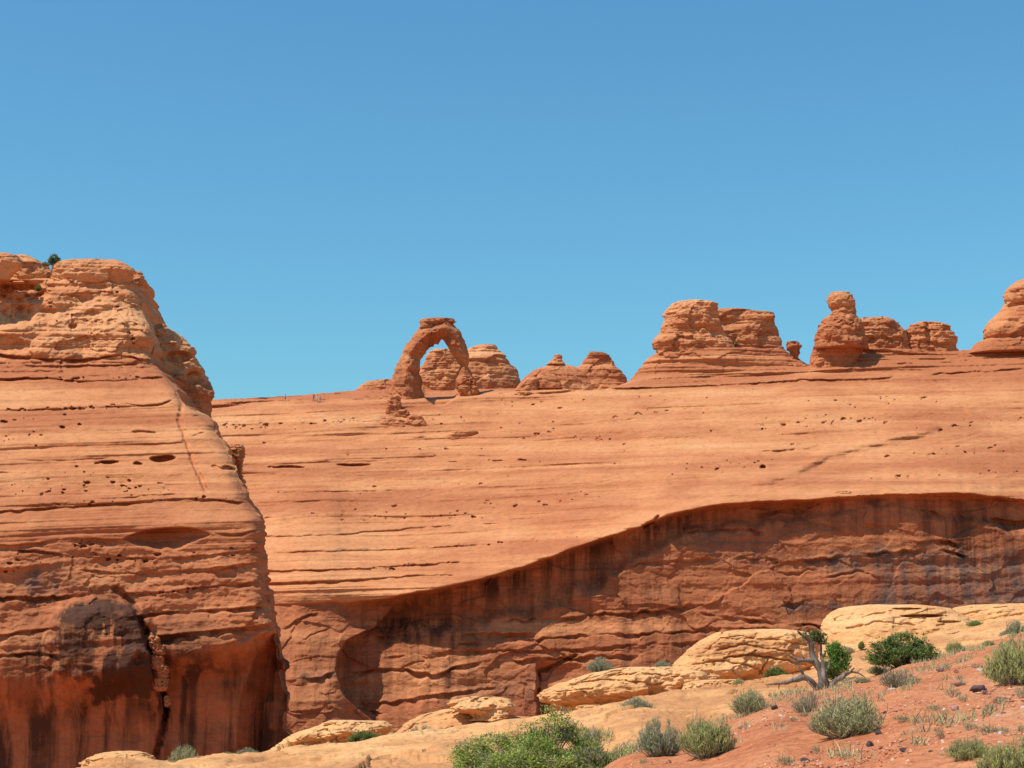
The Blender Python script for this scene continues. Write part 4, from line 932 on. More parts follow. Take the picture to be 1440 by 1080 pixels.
# canyon floor and the land all round, out to the horizon
def build_land():
    r = np.concatenate([[0], np.geomspace(40, 9000, 40)]); ph = np.linspace(0, 2 * math.pi, 97)[:-1]
    RR, PH = np.meshgrid(r, ph, indexing='ij')
    V = np.stack([RR * np.cos(PH), 150 + RR * np.sin(PH), -24 + .6 * noise(RR * np.cos(PH) / 30, RR * np.sin(PH) / 30, 0, 3)], -1)
    A = np.zeros((V.shape[0] * V.shape[1], 3)); A[:, 1] = -.1
    o = link('ground', mesh_np('ground', V, gridq(len(r), 96, True)[:, ::-1], attr=A), M_RED); tag(o, kind='structure')
build_land()

def on_soil(px, py):
    Y = np.linspace(4, 70, 1400); p = np.full_like(Y, px); _, r = row_point(p, Y, soil_z(p, Y))
    ok = Y <= CY(px)
    i = np.argmin(np.where(ok, np.abs(r - py), 1e9)); y = Y[i]
    P = row_point(np.array(float(px)), np.array(y), soil_z(np.array(float(px)), np.array(y)))[0]
    P[2] += .10 * float(fbm(P[0] / 2.2, P[1] / 2.2, 0, 4, 501))
    return P
def on_shelf(px, py):
    y0, y1 = float(CY(px)), float(FY(px)); Y = np.linspace(y0, y1, 900); p = np.full_like(Y, px); _, r = row_point(p, Y, shelf_z(p, Y))
    d = np.abs(r - py); i = len(d) - 1 - np.argmin(d[::-1])
    P = row_point(np.array(float(px)), np.array(Y[i]), shelf_z(np.array(float(px)), np.array(Y[i])))[0]
    P[2] += float(shelf_dz(P[0], P[1])) * .7 - .05
    return P

# ------------------------------------------------------------------ pale foreground slabs and domes
def slab(label, rows, Y, cat='rock slab', name='sandstone_slab', **kw):
    k = dict(kd=.6, n=2.3, th=.42, amp=(.30, .36, .17), fl=.34, tint=(0, .28, 0), sk=.6, dip=.16, f2k=1.2, flk=1.0, pk=.35); k.update(kw)
    return rock_thing(name, label, cat, rows, Y, mat=M_TAN, **k)
slab('large rounded pale sandstone dome left of the dead tree', [(884.5, 1062, 1096), (886, 1034, 1120), (889, 1010, 1134), (894, 996, 1141), (900, 985, 1144), (908, 975, 1146), (916, 967, 1147), (925, 959, 1147), (933, 952, 1143), (941, 946, 1128), (948, 948, 1105), (954, 955, 1085), (962, 950, 1080)], 86, cat='rock dome', name='sandstone_dome', seed=60, lean=.2, sk=.28, amp=(.3, .34, .12), fl=.22,
     cracks=[([(1002, 914), (1035, 906), (1072, 912), (1108, 916)], .35, 2.0), ([(1012, 924), (1050, 920), (1085, 926), (1125, 934)], .5, 2.2), ([(972, 934), (1005, 928), (1040, 934), (1070, 946)], .35, 2.0), ([(1070, 926), (1064, 946)], .4, 2.0), ([(985, 918), (1010, 900), (1040, 893)], .22, 1.8), ([(1040, 898), (1090, 900), (1130, 908)], .22, 1.8)])
slab('long tan slab with a dark undercut edge in front of the canyon wall', [(937.5, 886, 945), (940, 864, 966), (945, 840, 984), (950, 822, 990), (956, 803, 988), (962, 787, 980), (970, 771, 962), (978, 763, 930), (984, 762, 890), (988, 764, 862), (992, 790, 850), (998, 800, 850), (1010, 796, 850)], 77, seed=61, lean=.1, kd=.45, n=2.8, sk=.35, cracks=[([(800, 962), (840, 955), (880, 958), (930, 962)], .3, 2.0), ([(850, 950), (900, 946), (960, 952)], .25, 1.8), ([(780, 972), (830, 968)], .25, 1.8)])
slab('flat tan tongue of rock right of the long undercut slab', [(946, 940, 1000), (950, 915, 1010), (955, 900, 1012), (960, 894, 992), (965, 892, 972), (970, 900, 950), (976, 900, 940)], 80, seed=62, lean=.8)
slab('small tan slab perched on a brown mound, middle of the shelf', [(979, 672, 700), (981, 652, 710), (985, 638, 717), (990, 632, 721), (995, 634, 723), (999, 644, 723), (1003, 660, 718), (1007, 668, 712), (1012, 660, 712)], 75, seed=63, lean=.6)
slab('low brown rock mound beneath the small perched slab', [(992, 650, 690), (998, 622, 704), (1006, 598, 722), (1014, 580, 736), (1022, 566, 748), (1032, 556, 760), (1044, 548, 770)], 76, name='sandstone_mound', cat='rock mound', seed=64, tint=(0, -.05, 0))
slab('stack of thin weathered ledges at the left of the shelf', [(1012.5, 472, 496), (1015, 462, 538), (1019, 448, 546), (1024, 436, 549), (1029, 424, 548), (1034, 414, 540), (1042, 402, 530), (1050, 390, 515), (1060, 380, 500)], 69, seed=65, amp=(.3, .35, .14))
slab('rounded tan slab at the lower left below the tall cliff', [(1057.5, 150, 186), (1060, 138, 200), (1064, 130, 207), (1069, 124, 211), (1073, 122, 210), (1077, 128, 206), (1082, 116, 216), (1092, 110, 222)], 64, seed=66)
slab('low brown block between two small shrubs at the foot of the shelf', [(1064, 275, 300), (1067, 268, 312), (1072, 262, 318), (1080, 258, 322)], 66, seed=67, tint=(0, -.05, 0))
slab('broad pale dome with dark slits behind the big green juniper', [(850.5, 1222, 1282), (852.5, 1196, 1312), (856, 1180, 1336), (862, 1166, 1348), (870, 1158, 1358), (880, 1153, 1366), (892, 1150, 1376), (906, 1146, 1384), (925, 1138, 1392), (945, 1130, 1400)], 104, cat='rock dome', name='sandstone_dome', seed=68, lean=.8, kd=.5, sk=.3, amp=(.3, .34, .12), cracks=[([(1180, 885), (1220, 875), (1270, 880)], .3, 2.0), ([(1300, 880), (1340, 876), (1362, 886)], .3, 2.0), ([(1200, 868), (1235, 862)], .25, 1.8)],
     dents=[(1285, 867, 34, 2.6, .8), (1265, 857, 22, 1.6, .5), (1320, 875, 20, 1.8, .5)])
slab('pale dome at the right edge below the streaked wall', [(849, 1396, 1470), (850.5, 1362, 1520), (854, 1342, 1560), (860, 1332, 1580), (870, 1326, 1590), (886, 1320, 1600), (905, 1312, 1600)], 114, cat='rock dome', name='sandstone_dome', seed=69, kd=.35, lean=.8)
slab('cracked flat block at the right shoulder of the broad pale dome', [(886, 1330, 1380), (890, 1318, 1400), (895, 1312, 1408), (901, 1312, 1410), (908, 1308, 1412), (918, 1300, 1420)], 92, seed=70, lean=.6)
slab('pale slab corner at the right picture edge beside the grey sagebrush', [(886, 1432, 1490), (890, 1424, 1500), (896, 1420, 1505), (904, 1416, 1510)], 80, seed=71)
slab('thin loose rock flake under the lip of the long undercut slab', [(991, 822, 842), (993, 812, 848), (996, 810, 848), (1000, 816, 844)], 70, seed=72, th=.15, amp=(.05, .12, .05), fl=.1)
slab('low cracked ledge in front of the large rounded dome', [(956, 990, 1030), (959, 975, 1044), (964, 965, 1050), (970, 962, 1052), (978, 958, 1056)], 76, seed=73, lean=.6)

# ------------------------------------------------------------------ plants
def leafset(pts, dirs, length, width, cols, r):
    """one narrow bent leaf (two triangles) for each point"""
    n = len(pts)
    side = np.cross(dirs, r.normal(size=(n, 3))); side /= np.linalg.norm(side, axis=1)[:, None] + 1e-9
    L = (length * (0.6 + .8 * r.random(n)))[:, None]; W = (width * (.7 + .6 * r.random(n)))[:, None]
    a = pts - side * W * .5; b = pts + side * W * .5; mid = pts + dirs * L * .55; c = pts + dirs * L + r.normal(size=(n, 3)) * .12 * L
    V = np.stack([a, b, mid + side * W * .55, mid - side * W * .55, c], 1).reshape(-1, 3)
    i = np.arange(n)[:, None] * 5
    T = np.concatenate([i + np.array([[0, 1, 2]]), i + np.array([[0, 2, 3]]), i + np.array([[3, 2, 4]])], 0)
    return V, T, np.repeat(cols, 5, 0)

def tubes(paths, radii, col, sides=5):
    Vs, Q, C = [], [], []; off = 0
    for p, rr in zip(paths, radii):
        p = np.asarray(p, float); rr = np.asarray(rr, float)
        t = np.gradient(p, axis=0); t /= np.linalg.norm(t, axis=1)[:, None] + 1e-9
        ref = np.where(np.abs(t[:, 2:3]) > .9, np.array([[1., 0, 0]]), np.array([[0, 0, 1.]]))
        u = np.cross(t, ref); u /= np.linalg.norm(u, axis=1)[:, None] + 1e-9; w = np.cross(t, u)
        a = np.linspace(0, 2 * math.pi, sides, endpoint=False)
        ring = p[:, None, :] + rr[:, None, None] * (np.cos(a)[None, :, None] * u[:, None, :] + np.sin(a)[None, :, None] * w[:, None, :])
        Vs.append(ring.reshape(-1, 3)); Q.append(gridq(len(p), sides, True) + off); off += len(p) * sides
        C.append(np.tile(col, (len(p) * sides, 1)))
    return np.concatenate(Vs), np.concatenate(Q), np.concatenate(C)

def jitcol(base, n, r, v=.25, h=.08):
    c = np.array(base)[None, :] * (1 + v * r.normal(size=(n, 1))) * (1 + h * r.normal(size=(n, 3)))
    return np.clip(c, .005, .9)

def sage_proto(seed, green, dead=.2, nst=280, nl=38, up=.45, lw=.0075, ll=.085):
    """unit shrub (1 wide, 1 high): stems fanning from the base, narrow leaves along their outer part"""
    r = np.random.default_rng(seed)
    lob = r.uniform(-.5, .5, (5, 2)); lobh = r.uniform(.55, 1.1, 5)
    paths, rad, LP, LD = [], [], [], []
    for i in range(nst):
        a = r.random() * 2 * math.pi; q = math.sqrt(r.random()) * .52
        k = np.argmin(np.hypot(lob[:, 0] - q * math.cos(a), lob[:, 1] - q * math.sin(a)))
        h = math.sqrt(max(.06, 1 - (q / .55) ** 2)) * lobh[k] * (.72 + .36 * r.random())
        tip = np.array([q * math.cos(a) * (1 + .15 * r.normal()), q * math.sin(a) * (1 + .15 * r.normal()), h])
        b0 = np.array([tip[0] * .25 + .04 * r.normal(), tip[1] * .25 + .04 * r.normal(), -.06])
        c = (b0 + tip) / 2 + np.array([tip[0] * .3, tip[1] * .3, -.05]) + r.normal(size=3) * .03
        t = np.linspace(0, 1, 6)[:, None]
        p = (1 - t) ** 2 * b0 + 2 * t * (1 - t) * c + t * t * tip
        if i % 23 == 0:                                   # bare dead stems standing out of the crown
            paths.append(p * np.array([1.12, 1.12, 1.14])); rad.append(np.linspace(.010, .004, 6)); continue
        if i % 3 == 0: paths.append(p); rad.append(np.linspace(.011, .003, 6))
        tl = r.uniform(.35, 1.0, nl)[:, None]
        pp = (1 - tl) ** 2 * b0 + 2 * tl * (1 - tl) * c + tl * tl * tip
        d = 2 * (1 - tl) * (c - b0) + 2 * tl * (tip - c); d /= np.linalg.norm(d, axis=1)[:, None]
        d = d * .8 + r.normal(size=(nl, 3)) * .5 + np.array([0, 0, up]); d /= np.linalg.norm(d, axis=1)[:, None]
        LP.append(pp + r.normal(size=pp.shape) * .012); LD.append(d)
    LP, LD = np.concatenate(LP), np.concatenate(LD); n = len(LP)
    col = jitcol(green, n, r)
    dm = r.random(n) < dead; col[dm] = jitcol((.36, .28, .17), dm.sum(), r)
    V, T, C = leafset(LP, LD, ll, lw, col, r)
    tv, tq, tc = tubes(paths, rad, (.30, .24, .18), 4)
    return mesh_np('foliage', V, tris=T, attr=C, smooth=False), mesh_np('stems', tv, tq, attr=tc)

def bush_proto(seed, green, lobes, nt=1500, ll=.09, lw=.035, dead=.08, tilt=.7, grey=None):
    """unit bush: leafy tufts filling several lobes, woody limbs inside"""
    r = np.random.default_rng(seed); LP, LD, CC, paths, rad = [], [], [], [], []
    tot = sum(l[3] ** 2 for l in lobes)
    for (lx, ly, lz, lr, sq) in lobes:
        nb = int(nt * lr * lr / tot)
        d = r.normal(size=(nb, 3)); d /= np.linalg.norm(d, axis=1)[:, None]
        rr = lr * (.45 + .62 * r.random(nb) ** .6); rr *= 1 + .35 * noise(d[:, 0] * 3 + lx * 9, d[:, 1] * 3, d[:, 2] * 3 + lz * 7, seed)
        c = np.array([lx, ly, lz]) + d * rr[:, None] * np.array([1, 1, sq]); ok = c[:, 2] > .02; c, d = c[ok], d[ok]; nb = len(c)
        gap = noise(c[:, 0] * 6, c[:, 1] * 6, c[:, 2] * 6, seed + 4) > -.2; c, d = c[gap], d[gap]; nb = len(c)
        k = 7
        p = np.repeat(c, k, 0) + r.normal(size=(nb * k, 3)) * .022
        dd = np.repeat(d, k, 0) * .6 + np.array([0, 0, tilt]) + r.normal(size=(nb * k, 3)) * .55; dd /= np.linalg.norm(dd, axis=1)[:, None]
        LP.append(p); LD.append(dd)
        cl = jitcol(green, nb, r, .22); cl *= (1 + .35 * noise(c[:, 0] * 5, c[:, 1] * 5, c[:, 2] * 5, seed + 7))[:, None]
        if grey is not None: g = r.random(nb) < .3; cl[g] = jitcol(grey, g.sum(), r)
        dm = r.random(nb) < dead; cl[dm] = jitcol((.34, .26, .16), dm.sum(), r)
        CC.append(np.repeat(np.clip(cl, .005, .9), k, 0))
        for j in range(9):
            e = np.array([lx, ly, lz]) + r.normal(size=3) * lr * .55; b = np.array([lx * .15, ly * .15, -.05]); m = (e + b) / 2 + r.normal(size=3) * .06
            t = np.linspace(0, 1, 8)[:, None]; paths.append((1 - t) ** 2 * b + 2 * t * (1 - t) * m + t * t * e); rad.append(np.linspace(.014, .004, 8))
    V, T, C = leafset(np.concatenate(LP), np.concatenate(LD), ll, lw, np.concatenate(CC), r)
    tv, tq, tc = tubes(paths, rad, (.34, .28, .22), 5)
    return mesh_np('foliage', V, tris=T, attr=C, smooth=False), mesh_np('limbs', tv, tq, attr=tc)

SAGE = (.46, .41, .185); SAGEG = (.43, .40, .13); BLUE = (.36, .34, .19); BROWN = (.37, .28, .15); GREEN = (.185, .235, .055); LIME = (.26, .33, .06)
PROTO = {
 'sage': [sage_proto(1, SAGE, .18), sage_proto(2, SAGE, .25), sage_proto(3, SAGEG, .15)],
 'green_sage': [sage_proto(4, SAGEG, .12, up=.7), sage_proto(5, SAGEG, .2, up=.6)],
 'blue': [sage_proto(6, BLUE, .12), sage_proto(7, BLUE, .2)],
 'brown': [sage_proto(8, BROWN, .5, nl=11), sage_proto(9, BROWN, .4, nl=11)],
 'lime': [sage_proto(10, LIME, .1)],
 'juniper': [bush_proto(11, GREEN, [(-.26, .0, .45, .27, 1.2), (.02, .05, .62, .30, 1.15), (.28, -.05, .42, .24, 1.0), (-.05, -.15, .35, .27, 1), (.12, -.1, .3, .22, 1), (-.36, 0, .25, .16, 1)], 2600, ll=.048, lw=.016)],
 'round_juniper': [bush_proto(12, (.15, .26, .035), [(0, 0, .5, .34, 1.3), (-.1, -.1, .3, .28, 1), (.16, -.05, .42, .26, 1.3), (.0, 0, .72, .22, 1.2)], 2600, ll=.048, lw=.016)],
 'near_juniper': [bush_proto(13, (.33, .40, .065), [(-.40, 0, .42, .15, 1.5), (-.22, .05, .50, .16, 1.5), (.02, .05, .58, .16, 1.6), (.20, 0, .80, .13, 2.0), (.10, -.1, .5, .2, 1.3), (.36, -.05, .46, .15, 1.5), (-.28, -.15, .22, .24, 1), (.2, -.2, .25, .26, 1), (-.05, -.2, .3, .24, 1)], 9500, ll=.024, lw=.0075, dead=.16, grey=(.38, .38, .14))],
 'near_bush': [bush_proto(14, (.36, .41, .10), [(-.25, 0, .5, .22, 1.6), (0, .05, .45, .24, 1.6), (.24, 0, .48, .20, 1.8), (-.1, -.15, .3, .25, 1), (.15, -.15, .3, .25, 1)], 5200, ll=.05, lw=.0055, dead=.25, tilt=1.4, grey=(.32, .30, .19))],
 'grass': [sage_proto(20, (.34, .31, .14), .35, nst=55, nl=4, up=1.2, lw=.02, ll=.30), sage_proto(21, (.38, .33, .16), .4, nst=45, nl=4, up=1.3, lw=.022, ll=.34)],
}
CNT = {}
def plant(kind, loc, w, h, name, label, cat, group, rot=None):
    """first use links the prototype, later ones are copies sharing its meshes"""
    i = CNT.get(kind, 0); CNT[kind] = i + 1
    fo, stm = PROTO[kind][i % len(PROTO[kind])]
    root = empty(name, loc, label, cat, group)
    root.rotation_euler.z = (i * 2.4 + .3) if rot is None else rot
    root.scale = (w, w, h)
    f = bpy.data.objects.new('foliage', fo); s = bpy.data.objects.new('stems', stm)
    for o, m in ((f, M_LEAF), (s, M_TWIG)):
        if not o.data.materials: o.data.materials.append(m)
        COL.objects.link(o); o.parent = root
    return root

SH = 'shrubs on the slope and shelf'
# (kind, px, base row, width px, height px, place, label)
SHRUBS = [
 ('green_sage', 1428, 962, 78, 70, 's', 'tall olive-green sagebrush cut by the right edge of the picture'),
 ('green_sage', 1364, 1070, 60, 36, 's', 'olive sagebrush at the lower right, left one of the corner pair'),
 ('green_sage', 1416, 1088, 84, 56, 's', 'olive sagebrush filling the bottom right corner'),
 ('sage', 1191, 1032, 98, 62, 's', 'widest grey-green sagebrush on the red soil below the dead tree'),
 ('brown', 1265, 968, 58, 36, 's', 'dark brownish sagebrush on the crest below the big green juniper'),
 ('brown', 1134, 1003, 40, 32, 's', 'small brown half-dead sagebrush just below the dead tree'),
 ('sage', 1054, 1004, 46, 40, 's', 'grey-green sagebrush on the soil edge left of the dead tree'),
 ('blue', 928, 1064, 60, 50, 's', 'dark grey sagebrush, left of the pair at the left end of the red soil'),
 ('green_sage', 995, 1067, 74, 62, 's', 'tall green sagebrush, right of the pair at the left end of the red soil'),
 ('blue', 896, 998, 42, 26, 'h', 'blue-grey shrub in front of the long undercut slab'),
 ('blue', 846, 945.5, 36, 20, 77.6, 'pale blue-green shrub on top of the long undercut slab'),
 ('blue', 932, 943, 26, 18, 82, 'small grey shrub at the left foot of the large rounded dome'),
 ('juniper', 1092, 956, 30, 18, 79, 'low dark green shrub under the overhang of the large rounded dome'),
 ('sage', 1039, 968, 18, 16, 72, 'small grey-green shrub in the shade before the large rounded dome'),
 ('juniper', 512, 1050, 46, 22, 64, 'grey-green shrub before the stack of thin ledges'),
 ('blue', 594, 1040, 40, 18, 67, 'blue-grey low shrub below the brown mound'),
 ('lime', 627, 1036, 24, 12, 67, 'small lime-green plant at the right end of the blue-grey low shrub'),
 ('sage', 258, 1080, 38, 32, 61, 'grey-green shrub at the bottom left beside the rounded slab'),
 ('lime', 320, 1070, 22, 13, 61, 'bright lime-green plant at the bottom edge left of a blue-grey shrub'),
 ('blue', 347, 1069, 36, 20, 62, 'rounded blue-grey shrub at the canyon edge below the tall cliff'),
 ('brown', 1190, 919, 24, 15, 86, 'grey-brown low shrub on pale rock behind the round juniper'),
 ('juniper', 1212, 914, 11, 12, 90, 'tiny green shrub on pale rock between the two junipers'),
 ('lime', 1371, 881, 22, 9, 96, 'bright green low plant on the pale dome at the right'),
 ('sage', 1392, 885, 12, 10, 94, 'tiny pale shrub right of the bright green low plant'),
 ('blue', 1426, 898, 36, 24, 76, 'grey sagebrush on the skyline of the shelf by the right edge'),
 ('green_sage', 1344, 918, 28, 18, 's', 'pale green rabbitbrush on the crest right of the big green juniper'),
 ('sage', 1390, 908, 18, 10, 's', 'small pale green shrub on the crest left of the tall olive sagebrush'),
 ('sage', 1236, 949, 30, 13, 's', 'low yellow-green grassy shrub at the foot of the big green juniper'),
 ('sage', 1213, 962, 22, 9, 's', 'low pale grassy shrub right of the dead tree trunk'),
]
def place(px, py, pl):
    if pl == 's': P = on_soil(px, py)
    elif pl == 'h': P = on_shelf(px, py)
    else: P = at(px, py, pl)
    return P
for (k, px, py, w, h, pl, lab) in SHRUBS:
    P = place(px, py, pl); m = P[1] / F
    nm, ct = {'juniper': ('green_shrub', 'shrub'), 'lime': ('green_plant', 'plant')}.get(k, ('sagebrush', 'sagebrush'))
    plant(k, P, w * m, h * m * 1.02, nm, lab, ct, SH)
P = on_soil(1280, 934); plant('juniper', P + np.array([0, .8, -.15]), 90 * P[1] / F, 52 * P[1] / F, 'juniper_bush', 'big round-topped green juniper bush on the soil crest right of the dead tree', 'juniper', SH, 0.0)
P = at(1174, 955, 57); plant('round_juniper', P, 46 * P[1] / F, 50 * P[1] / F, 'juniper_bush', 'bright green rounded juniper close behind the dead tree trunk', 'juniper', SH, 0.0)
P = on_shelf(744, 1112); plant('near_juniper', P, 190 * P[1] / F, 104 * P[1] / F, 'juniper_bush', 'bright green bushy juniper at the bottom centre with an upright leader', 'juniper', SH, 0.0)
P = on_shelf(830, 1108); P = P + np.array([0, -1.5, 0]); plant('near_bush', P, 120 * P[1] / F, 86 * P[1] / F, 'desert_shrub', 'twiggy grey-green shrub at the bottom centre, right beside the bright juniper', 'shrub', SH, 0.0)
# shrubs on the cliff top
for (k, px, py, w, h, Y, lab) in [('juniper', 76, 374, 17, 18, 262, 'small dark tree-like shrub on top of the tall cliff'), ('blue', 64, 374, 12, 8, 262, 'low grey shrub left of the dark shrub on the cliff top'),
                                  ('juniper', 54, 410, 10, 10, 252, 'tiny green shrub in the shaded gully under the cliff top')]:
    P = at(px, py, Y * CK); m = P[1] / F; plant(k, P, w * m, h * m, 'green_shrub' if k == 'juniper' else 'sagebrush', lab, 'shrub', SH)
GR = 'grass tufts on the red soil'
TUFTS = [(1267, 1015, 26, 12, 'green tuft midway right of the widest sagebrush'), (1314, 1002, 24, 11, 'straggling tuft left of the pinkish flat stone'), (1340, 982, 22, 16, 'pale dry tuft left of the large dark rock'),
 (1355, 990, 14, 11, 'small tuft below the large dark rock'), (1408, 991, 24, 13, 'green tuft on the right half of the slope'), (1394, 1000, 16, 10, 'dry tuft below the green tuft at the right'),
 (1322, 1040, 12, 22, 'upright thin tuft in the lower right'), (1364, 1027, 20, 14, 'straw tuft among pale stones, lower right'), (1389, 1032, 34, 17, 'widest green tuft above the corner sagebrush'), (1413, 1032, 18, 12, 'dry tuft right of the widest green tuft'),
 (1373, 940, 16, 9, 'small tuft high on the slope near pale stones'), (1331, 1009, 10, 10, 'narrow tuft below the pinkish flat stone'), (1438, 1028, 16, 14, 'straw tuft at the right picture edge'), (1436, 982, 16, 18, 'grey dry tuft at the right picture edge'),
 (1045, 1025, 14, 9, 'pale tuft at the left rim of the soil'), (1098, 1024, 10, 8, 'tiny tuft left of the widest sagebrush'), (1130, 1008, 16, 9, 'green tuft under the brown half-dead sagebrush'), (1148, 1052, 12, 13, 'yellow tuft below the widest sagebrush'),
 (1104, 1076, 26, 16, 'straw tuft at the bottom edge'), (1184, 1071, 16, 10, 'dry tuft at the bottom edge under the dark round stone'), (1116, 1014, 12, 7, 'tiny pale tuft between the brown sagebrush and soil rim'), (905, 1076, 14, 10, 'small tuft at the bottom left of the soil'),
 (1163, 991, 14, 9, 'grey tuft just above the widest sagebrush'), (1331, 944, 14, 10, 'pale tuft on the crest below the rabbitbrush'), (1404, 934, 12, 8, 'tiny tuft left of the tall olive sagebrush'), (1277, 1033, 20, 9, 'dome-shaped grey tuft in the middle of the slope')]
for (px, py, w, h, lab) in TUFTS:
    P = on_soil(px, py); m = P[1] / F
    plant('grass', P, w * m, h * m, 'grass_tuft', lab, 'grass tuft', GR)

# ------------------------------------------------------------------ the dead juniper
def build_tree():
    Y0 = 52.5
    base = on_soil(1160, 968); Y0 = base[1]
    root = empty('dead_juniper', base, 'twisted grey dead juniper with one green tuft at its top', 'tree')
    m = Y0 / F
    def path(pts, r0, r1, n=26, wob=.02, seed=0):
        pts = np.array(pts, float); k = len(pts); s = np.linspace(0, k - 1, n)
        X = np.stack([curve(list(zip(range(k), pts[:, i])))(s) for i in range(3)], 1)
        P = at(X[:, 0], X[:, 1], Y0 + X[:, 2]) - base
        P += wob * np.stack([noise(s * 2, i * 7.1 + seed, 0, 600 + i) for i in range(3)], 1)
        rr = np.linspace(1, 0, n) ** .8 * (r0 - r1) + r1
        rr = rr * (1 + .18 * noise(s * 3, seed * 3.3, 0, 640))
        return P, rr
    def limb(name, specs, sides=12, mat=M_WOOD):
        ps, rs = zip(*[path(*a, seed=i + 1, **k) for i, (a, k) in enumerate(specs)])
        V, Q, C = tubes(ps, rs, (.25, .2, .16), sides)
        n = noise(V[:, 0] * 14, V[:, 1] * 14, V[:, 2] * 4, 610) ; V = V + (n * .012)[:, None] * np.array([1, 1, .2])
        link(name, mesh_np(name, V, Q, attr=C), mat, root)
    p = m  # one pixel in metres
    limb('trunk', [(([(1160, 974, 0), (1156, 955, 0), (1151, 938, .05), (1143, 921, .1), (1140, 905, .1), (1131, 896, .05), (1122, 888, 0)], 6.5 * p, 1.0 * p), {}),
                   (([(1161, 974, -.05), (1159, 955, -.1), (1157, 935, -.1), (1155, 920, -.05), (1153, 906, 0)], 4.5 * p, 1.2 * p), {}),
                   (([(1166, 974, .0), (1163, 958, .05), (1157, 942, .05), (1153, 930, .05)], 4 * p, 1.5 * p), {})])
    limb('limb', [(([(1157, 972, -.05), (1146, 964, -.2), (1130, 953, -.35), (1115, 957, -.45), (1100, 961, -.5), (1076, 963, -.55)], 6 * p, .7 * p), {}),
                  (([(1130, 953, -.35), (1126, 942, -.4), (1120, 932, -.4)], 2.4 * p, .6 * p), {}), (([(1096, 961, -.5), (1096, 968, -.5)], .9 * p, .5 * p), {}),
                  (([(1134, 956, -.35), (1141, 964, -.45), (1147, 972, -.5)], 1.2 * p, .5 * p), {})])
    limb('limb', [(([(1147, 931, .05), (1138, 929, -.05), (1127, 929, -.1), (1118, 926, -.15), (1109, 922, -.2)], 4.2 * p, .7 * p), {}),
                  (([(1130, 929, -.1), (1129, 923, -.1), (1125, 917, -.1)], 1.5 * p, .5 * p), {}), (([(1123, 929, -.12), (1119, 935, -.1)], 1.0 * p, .4 * p), {})])
    limb('limb', [(([(1165, 969, 0), (1172, 960, -.05), (1182, 954, -.1), (1191, 947, -.1), (1201, 940, -.1)], 5.2 * p, .8 * p), {}),
                  (([(1190, 948, -.1), (1203, 945, -.1), (1216, 952, -.1)], 2.0 * p, .5 * p), {}), (([(1178, 956, -.1), (1175, 950, -.1)], 1.6 * p, .6 * p), {}), (([(1206, 946, -.1), (1211, 941, -.1)], .8 * p, .4 * p), {})])
    limb('limb', [(([(1156, 946, -.1), (1163, 942, -.12), (1166, 934, -.12), (1167, 928, -.12)], 2.2 * p, .6 * p), {}), (([(1156, 926, 0), (1160, 921, 0), (1161, 914, 0)], 1.6 * p, .5 * p), {})])
    limb('limb', [(([(1139, 907, .1), (1146, 903, .05), (1153, 898, 0)], 2.4 * p, .8 * p), {}), (([(1131, 896, .05), (1133, 890, .05), (1132, 884, .05)], 1.4 * p, .5 * p), {})])
    # green tuft
    r = np.random.default_rng(5)
    fo, st = bush_proto(31, (.20, .21, .07), [(-.2, 0, .42, .3, .9), (.15, 0, .5, .32, .9), (.3, 0, .25, .2, 1), (0, .1, .6, .25, .8)], 420, ll=.10, lw=.04)
    o = bpy.data.objects.new('foliage', fo); fo.materials.append(M_LEAF); COL.objects.link(o); o.parent = root
    o.location = Vector(at(1146, 908, Y0)) - Vector(base); o.scale = (33 * m, 26 * m, 25 * m)
    bpy.data.meshes.remove(st)
build_tree()

# ------------------------------------------------------------------ loose stones
def stone_mesh(seed, flat, col):
    r = np.random.default_rng(seed); bm = bmesh.new()
    for i in range(16):
        d = r.normal(size=3); d /= np.linalg.norm(d); d *= .5 * (.8 + .3 * r.random())
        bm.verts.new((d[0], d[1] * .8, d[2] * flat + .22 * flat))
    res = bmesh.ops.convex_hull(bm, input=bm.verts)
    junk = [g for g in res['geom_interior'] + res['geom_unused'] if isinstance(g, bmesh.types.BMVert)]
    if junk: bmesh.ops.delete(bm, geom=list(set(junk)), context='VERTS')
    bmesh.ops.bevel(bm, geom=bm.edges[:], offset=.05, segments=2, affect='EDGES', profile=.6)
    bmesh.ops.subdivide_edges(bm, edges=bm.edges[:], cuts=2, use_grid_fill=True)
    bm.verts.ensure_lookup_table()
    V = np.array([v.co[:] for v in bm.verts]); n = fbm(V[:, 0] * 5, V[:, 1] * 5, V[:, 2] * 5, 3, seed)
    for v, k in zip(bm.verts, n): v.co *= 1 + .12 * float(k)
    bmesh.ops.triangulate(bm, faces=bm.faces[:])
    me = bpy.data.meshes.new('stone'); bm.to_mesh(me); bm.free()
    ca = me.color_attributes.new('tint', 'FLOAT_COLOR', 'POINT')
    for i, v in enumerate(me.vertices): ca.data[i].color = (*[c * (1 + .15 * float(n[i % len(n)])) for c in col], 1)
    me.materials.append(M_STONE); return me
DK, PK, PW, RD = (.085, .055, .05), (.36, .20, .16), (.52, .42, .36), (.30, .12, .075)
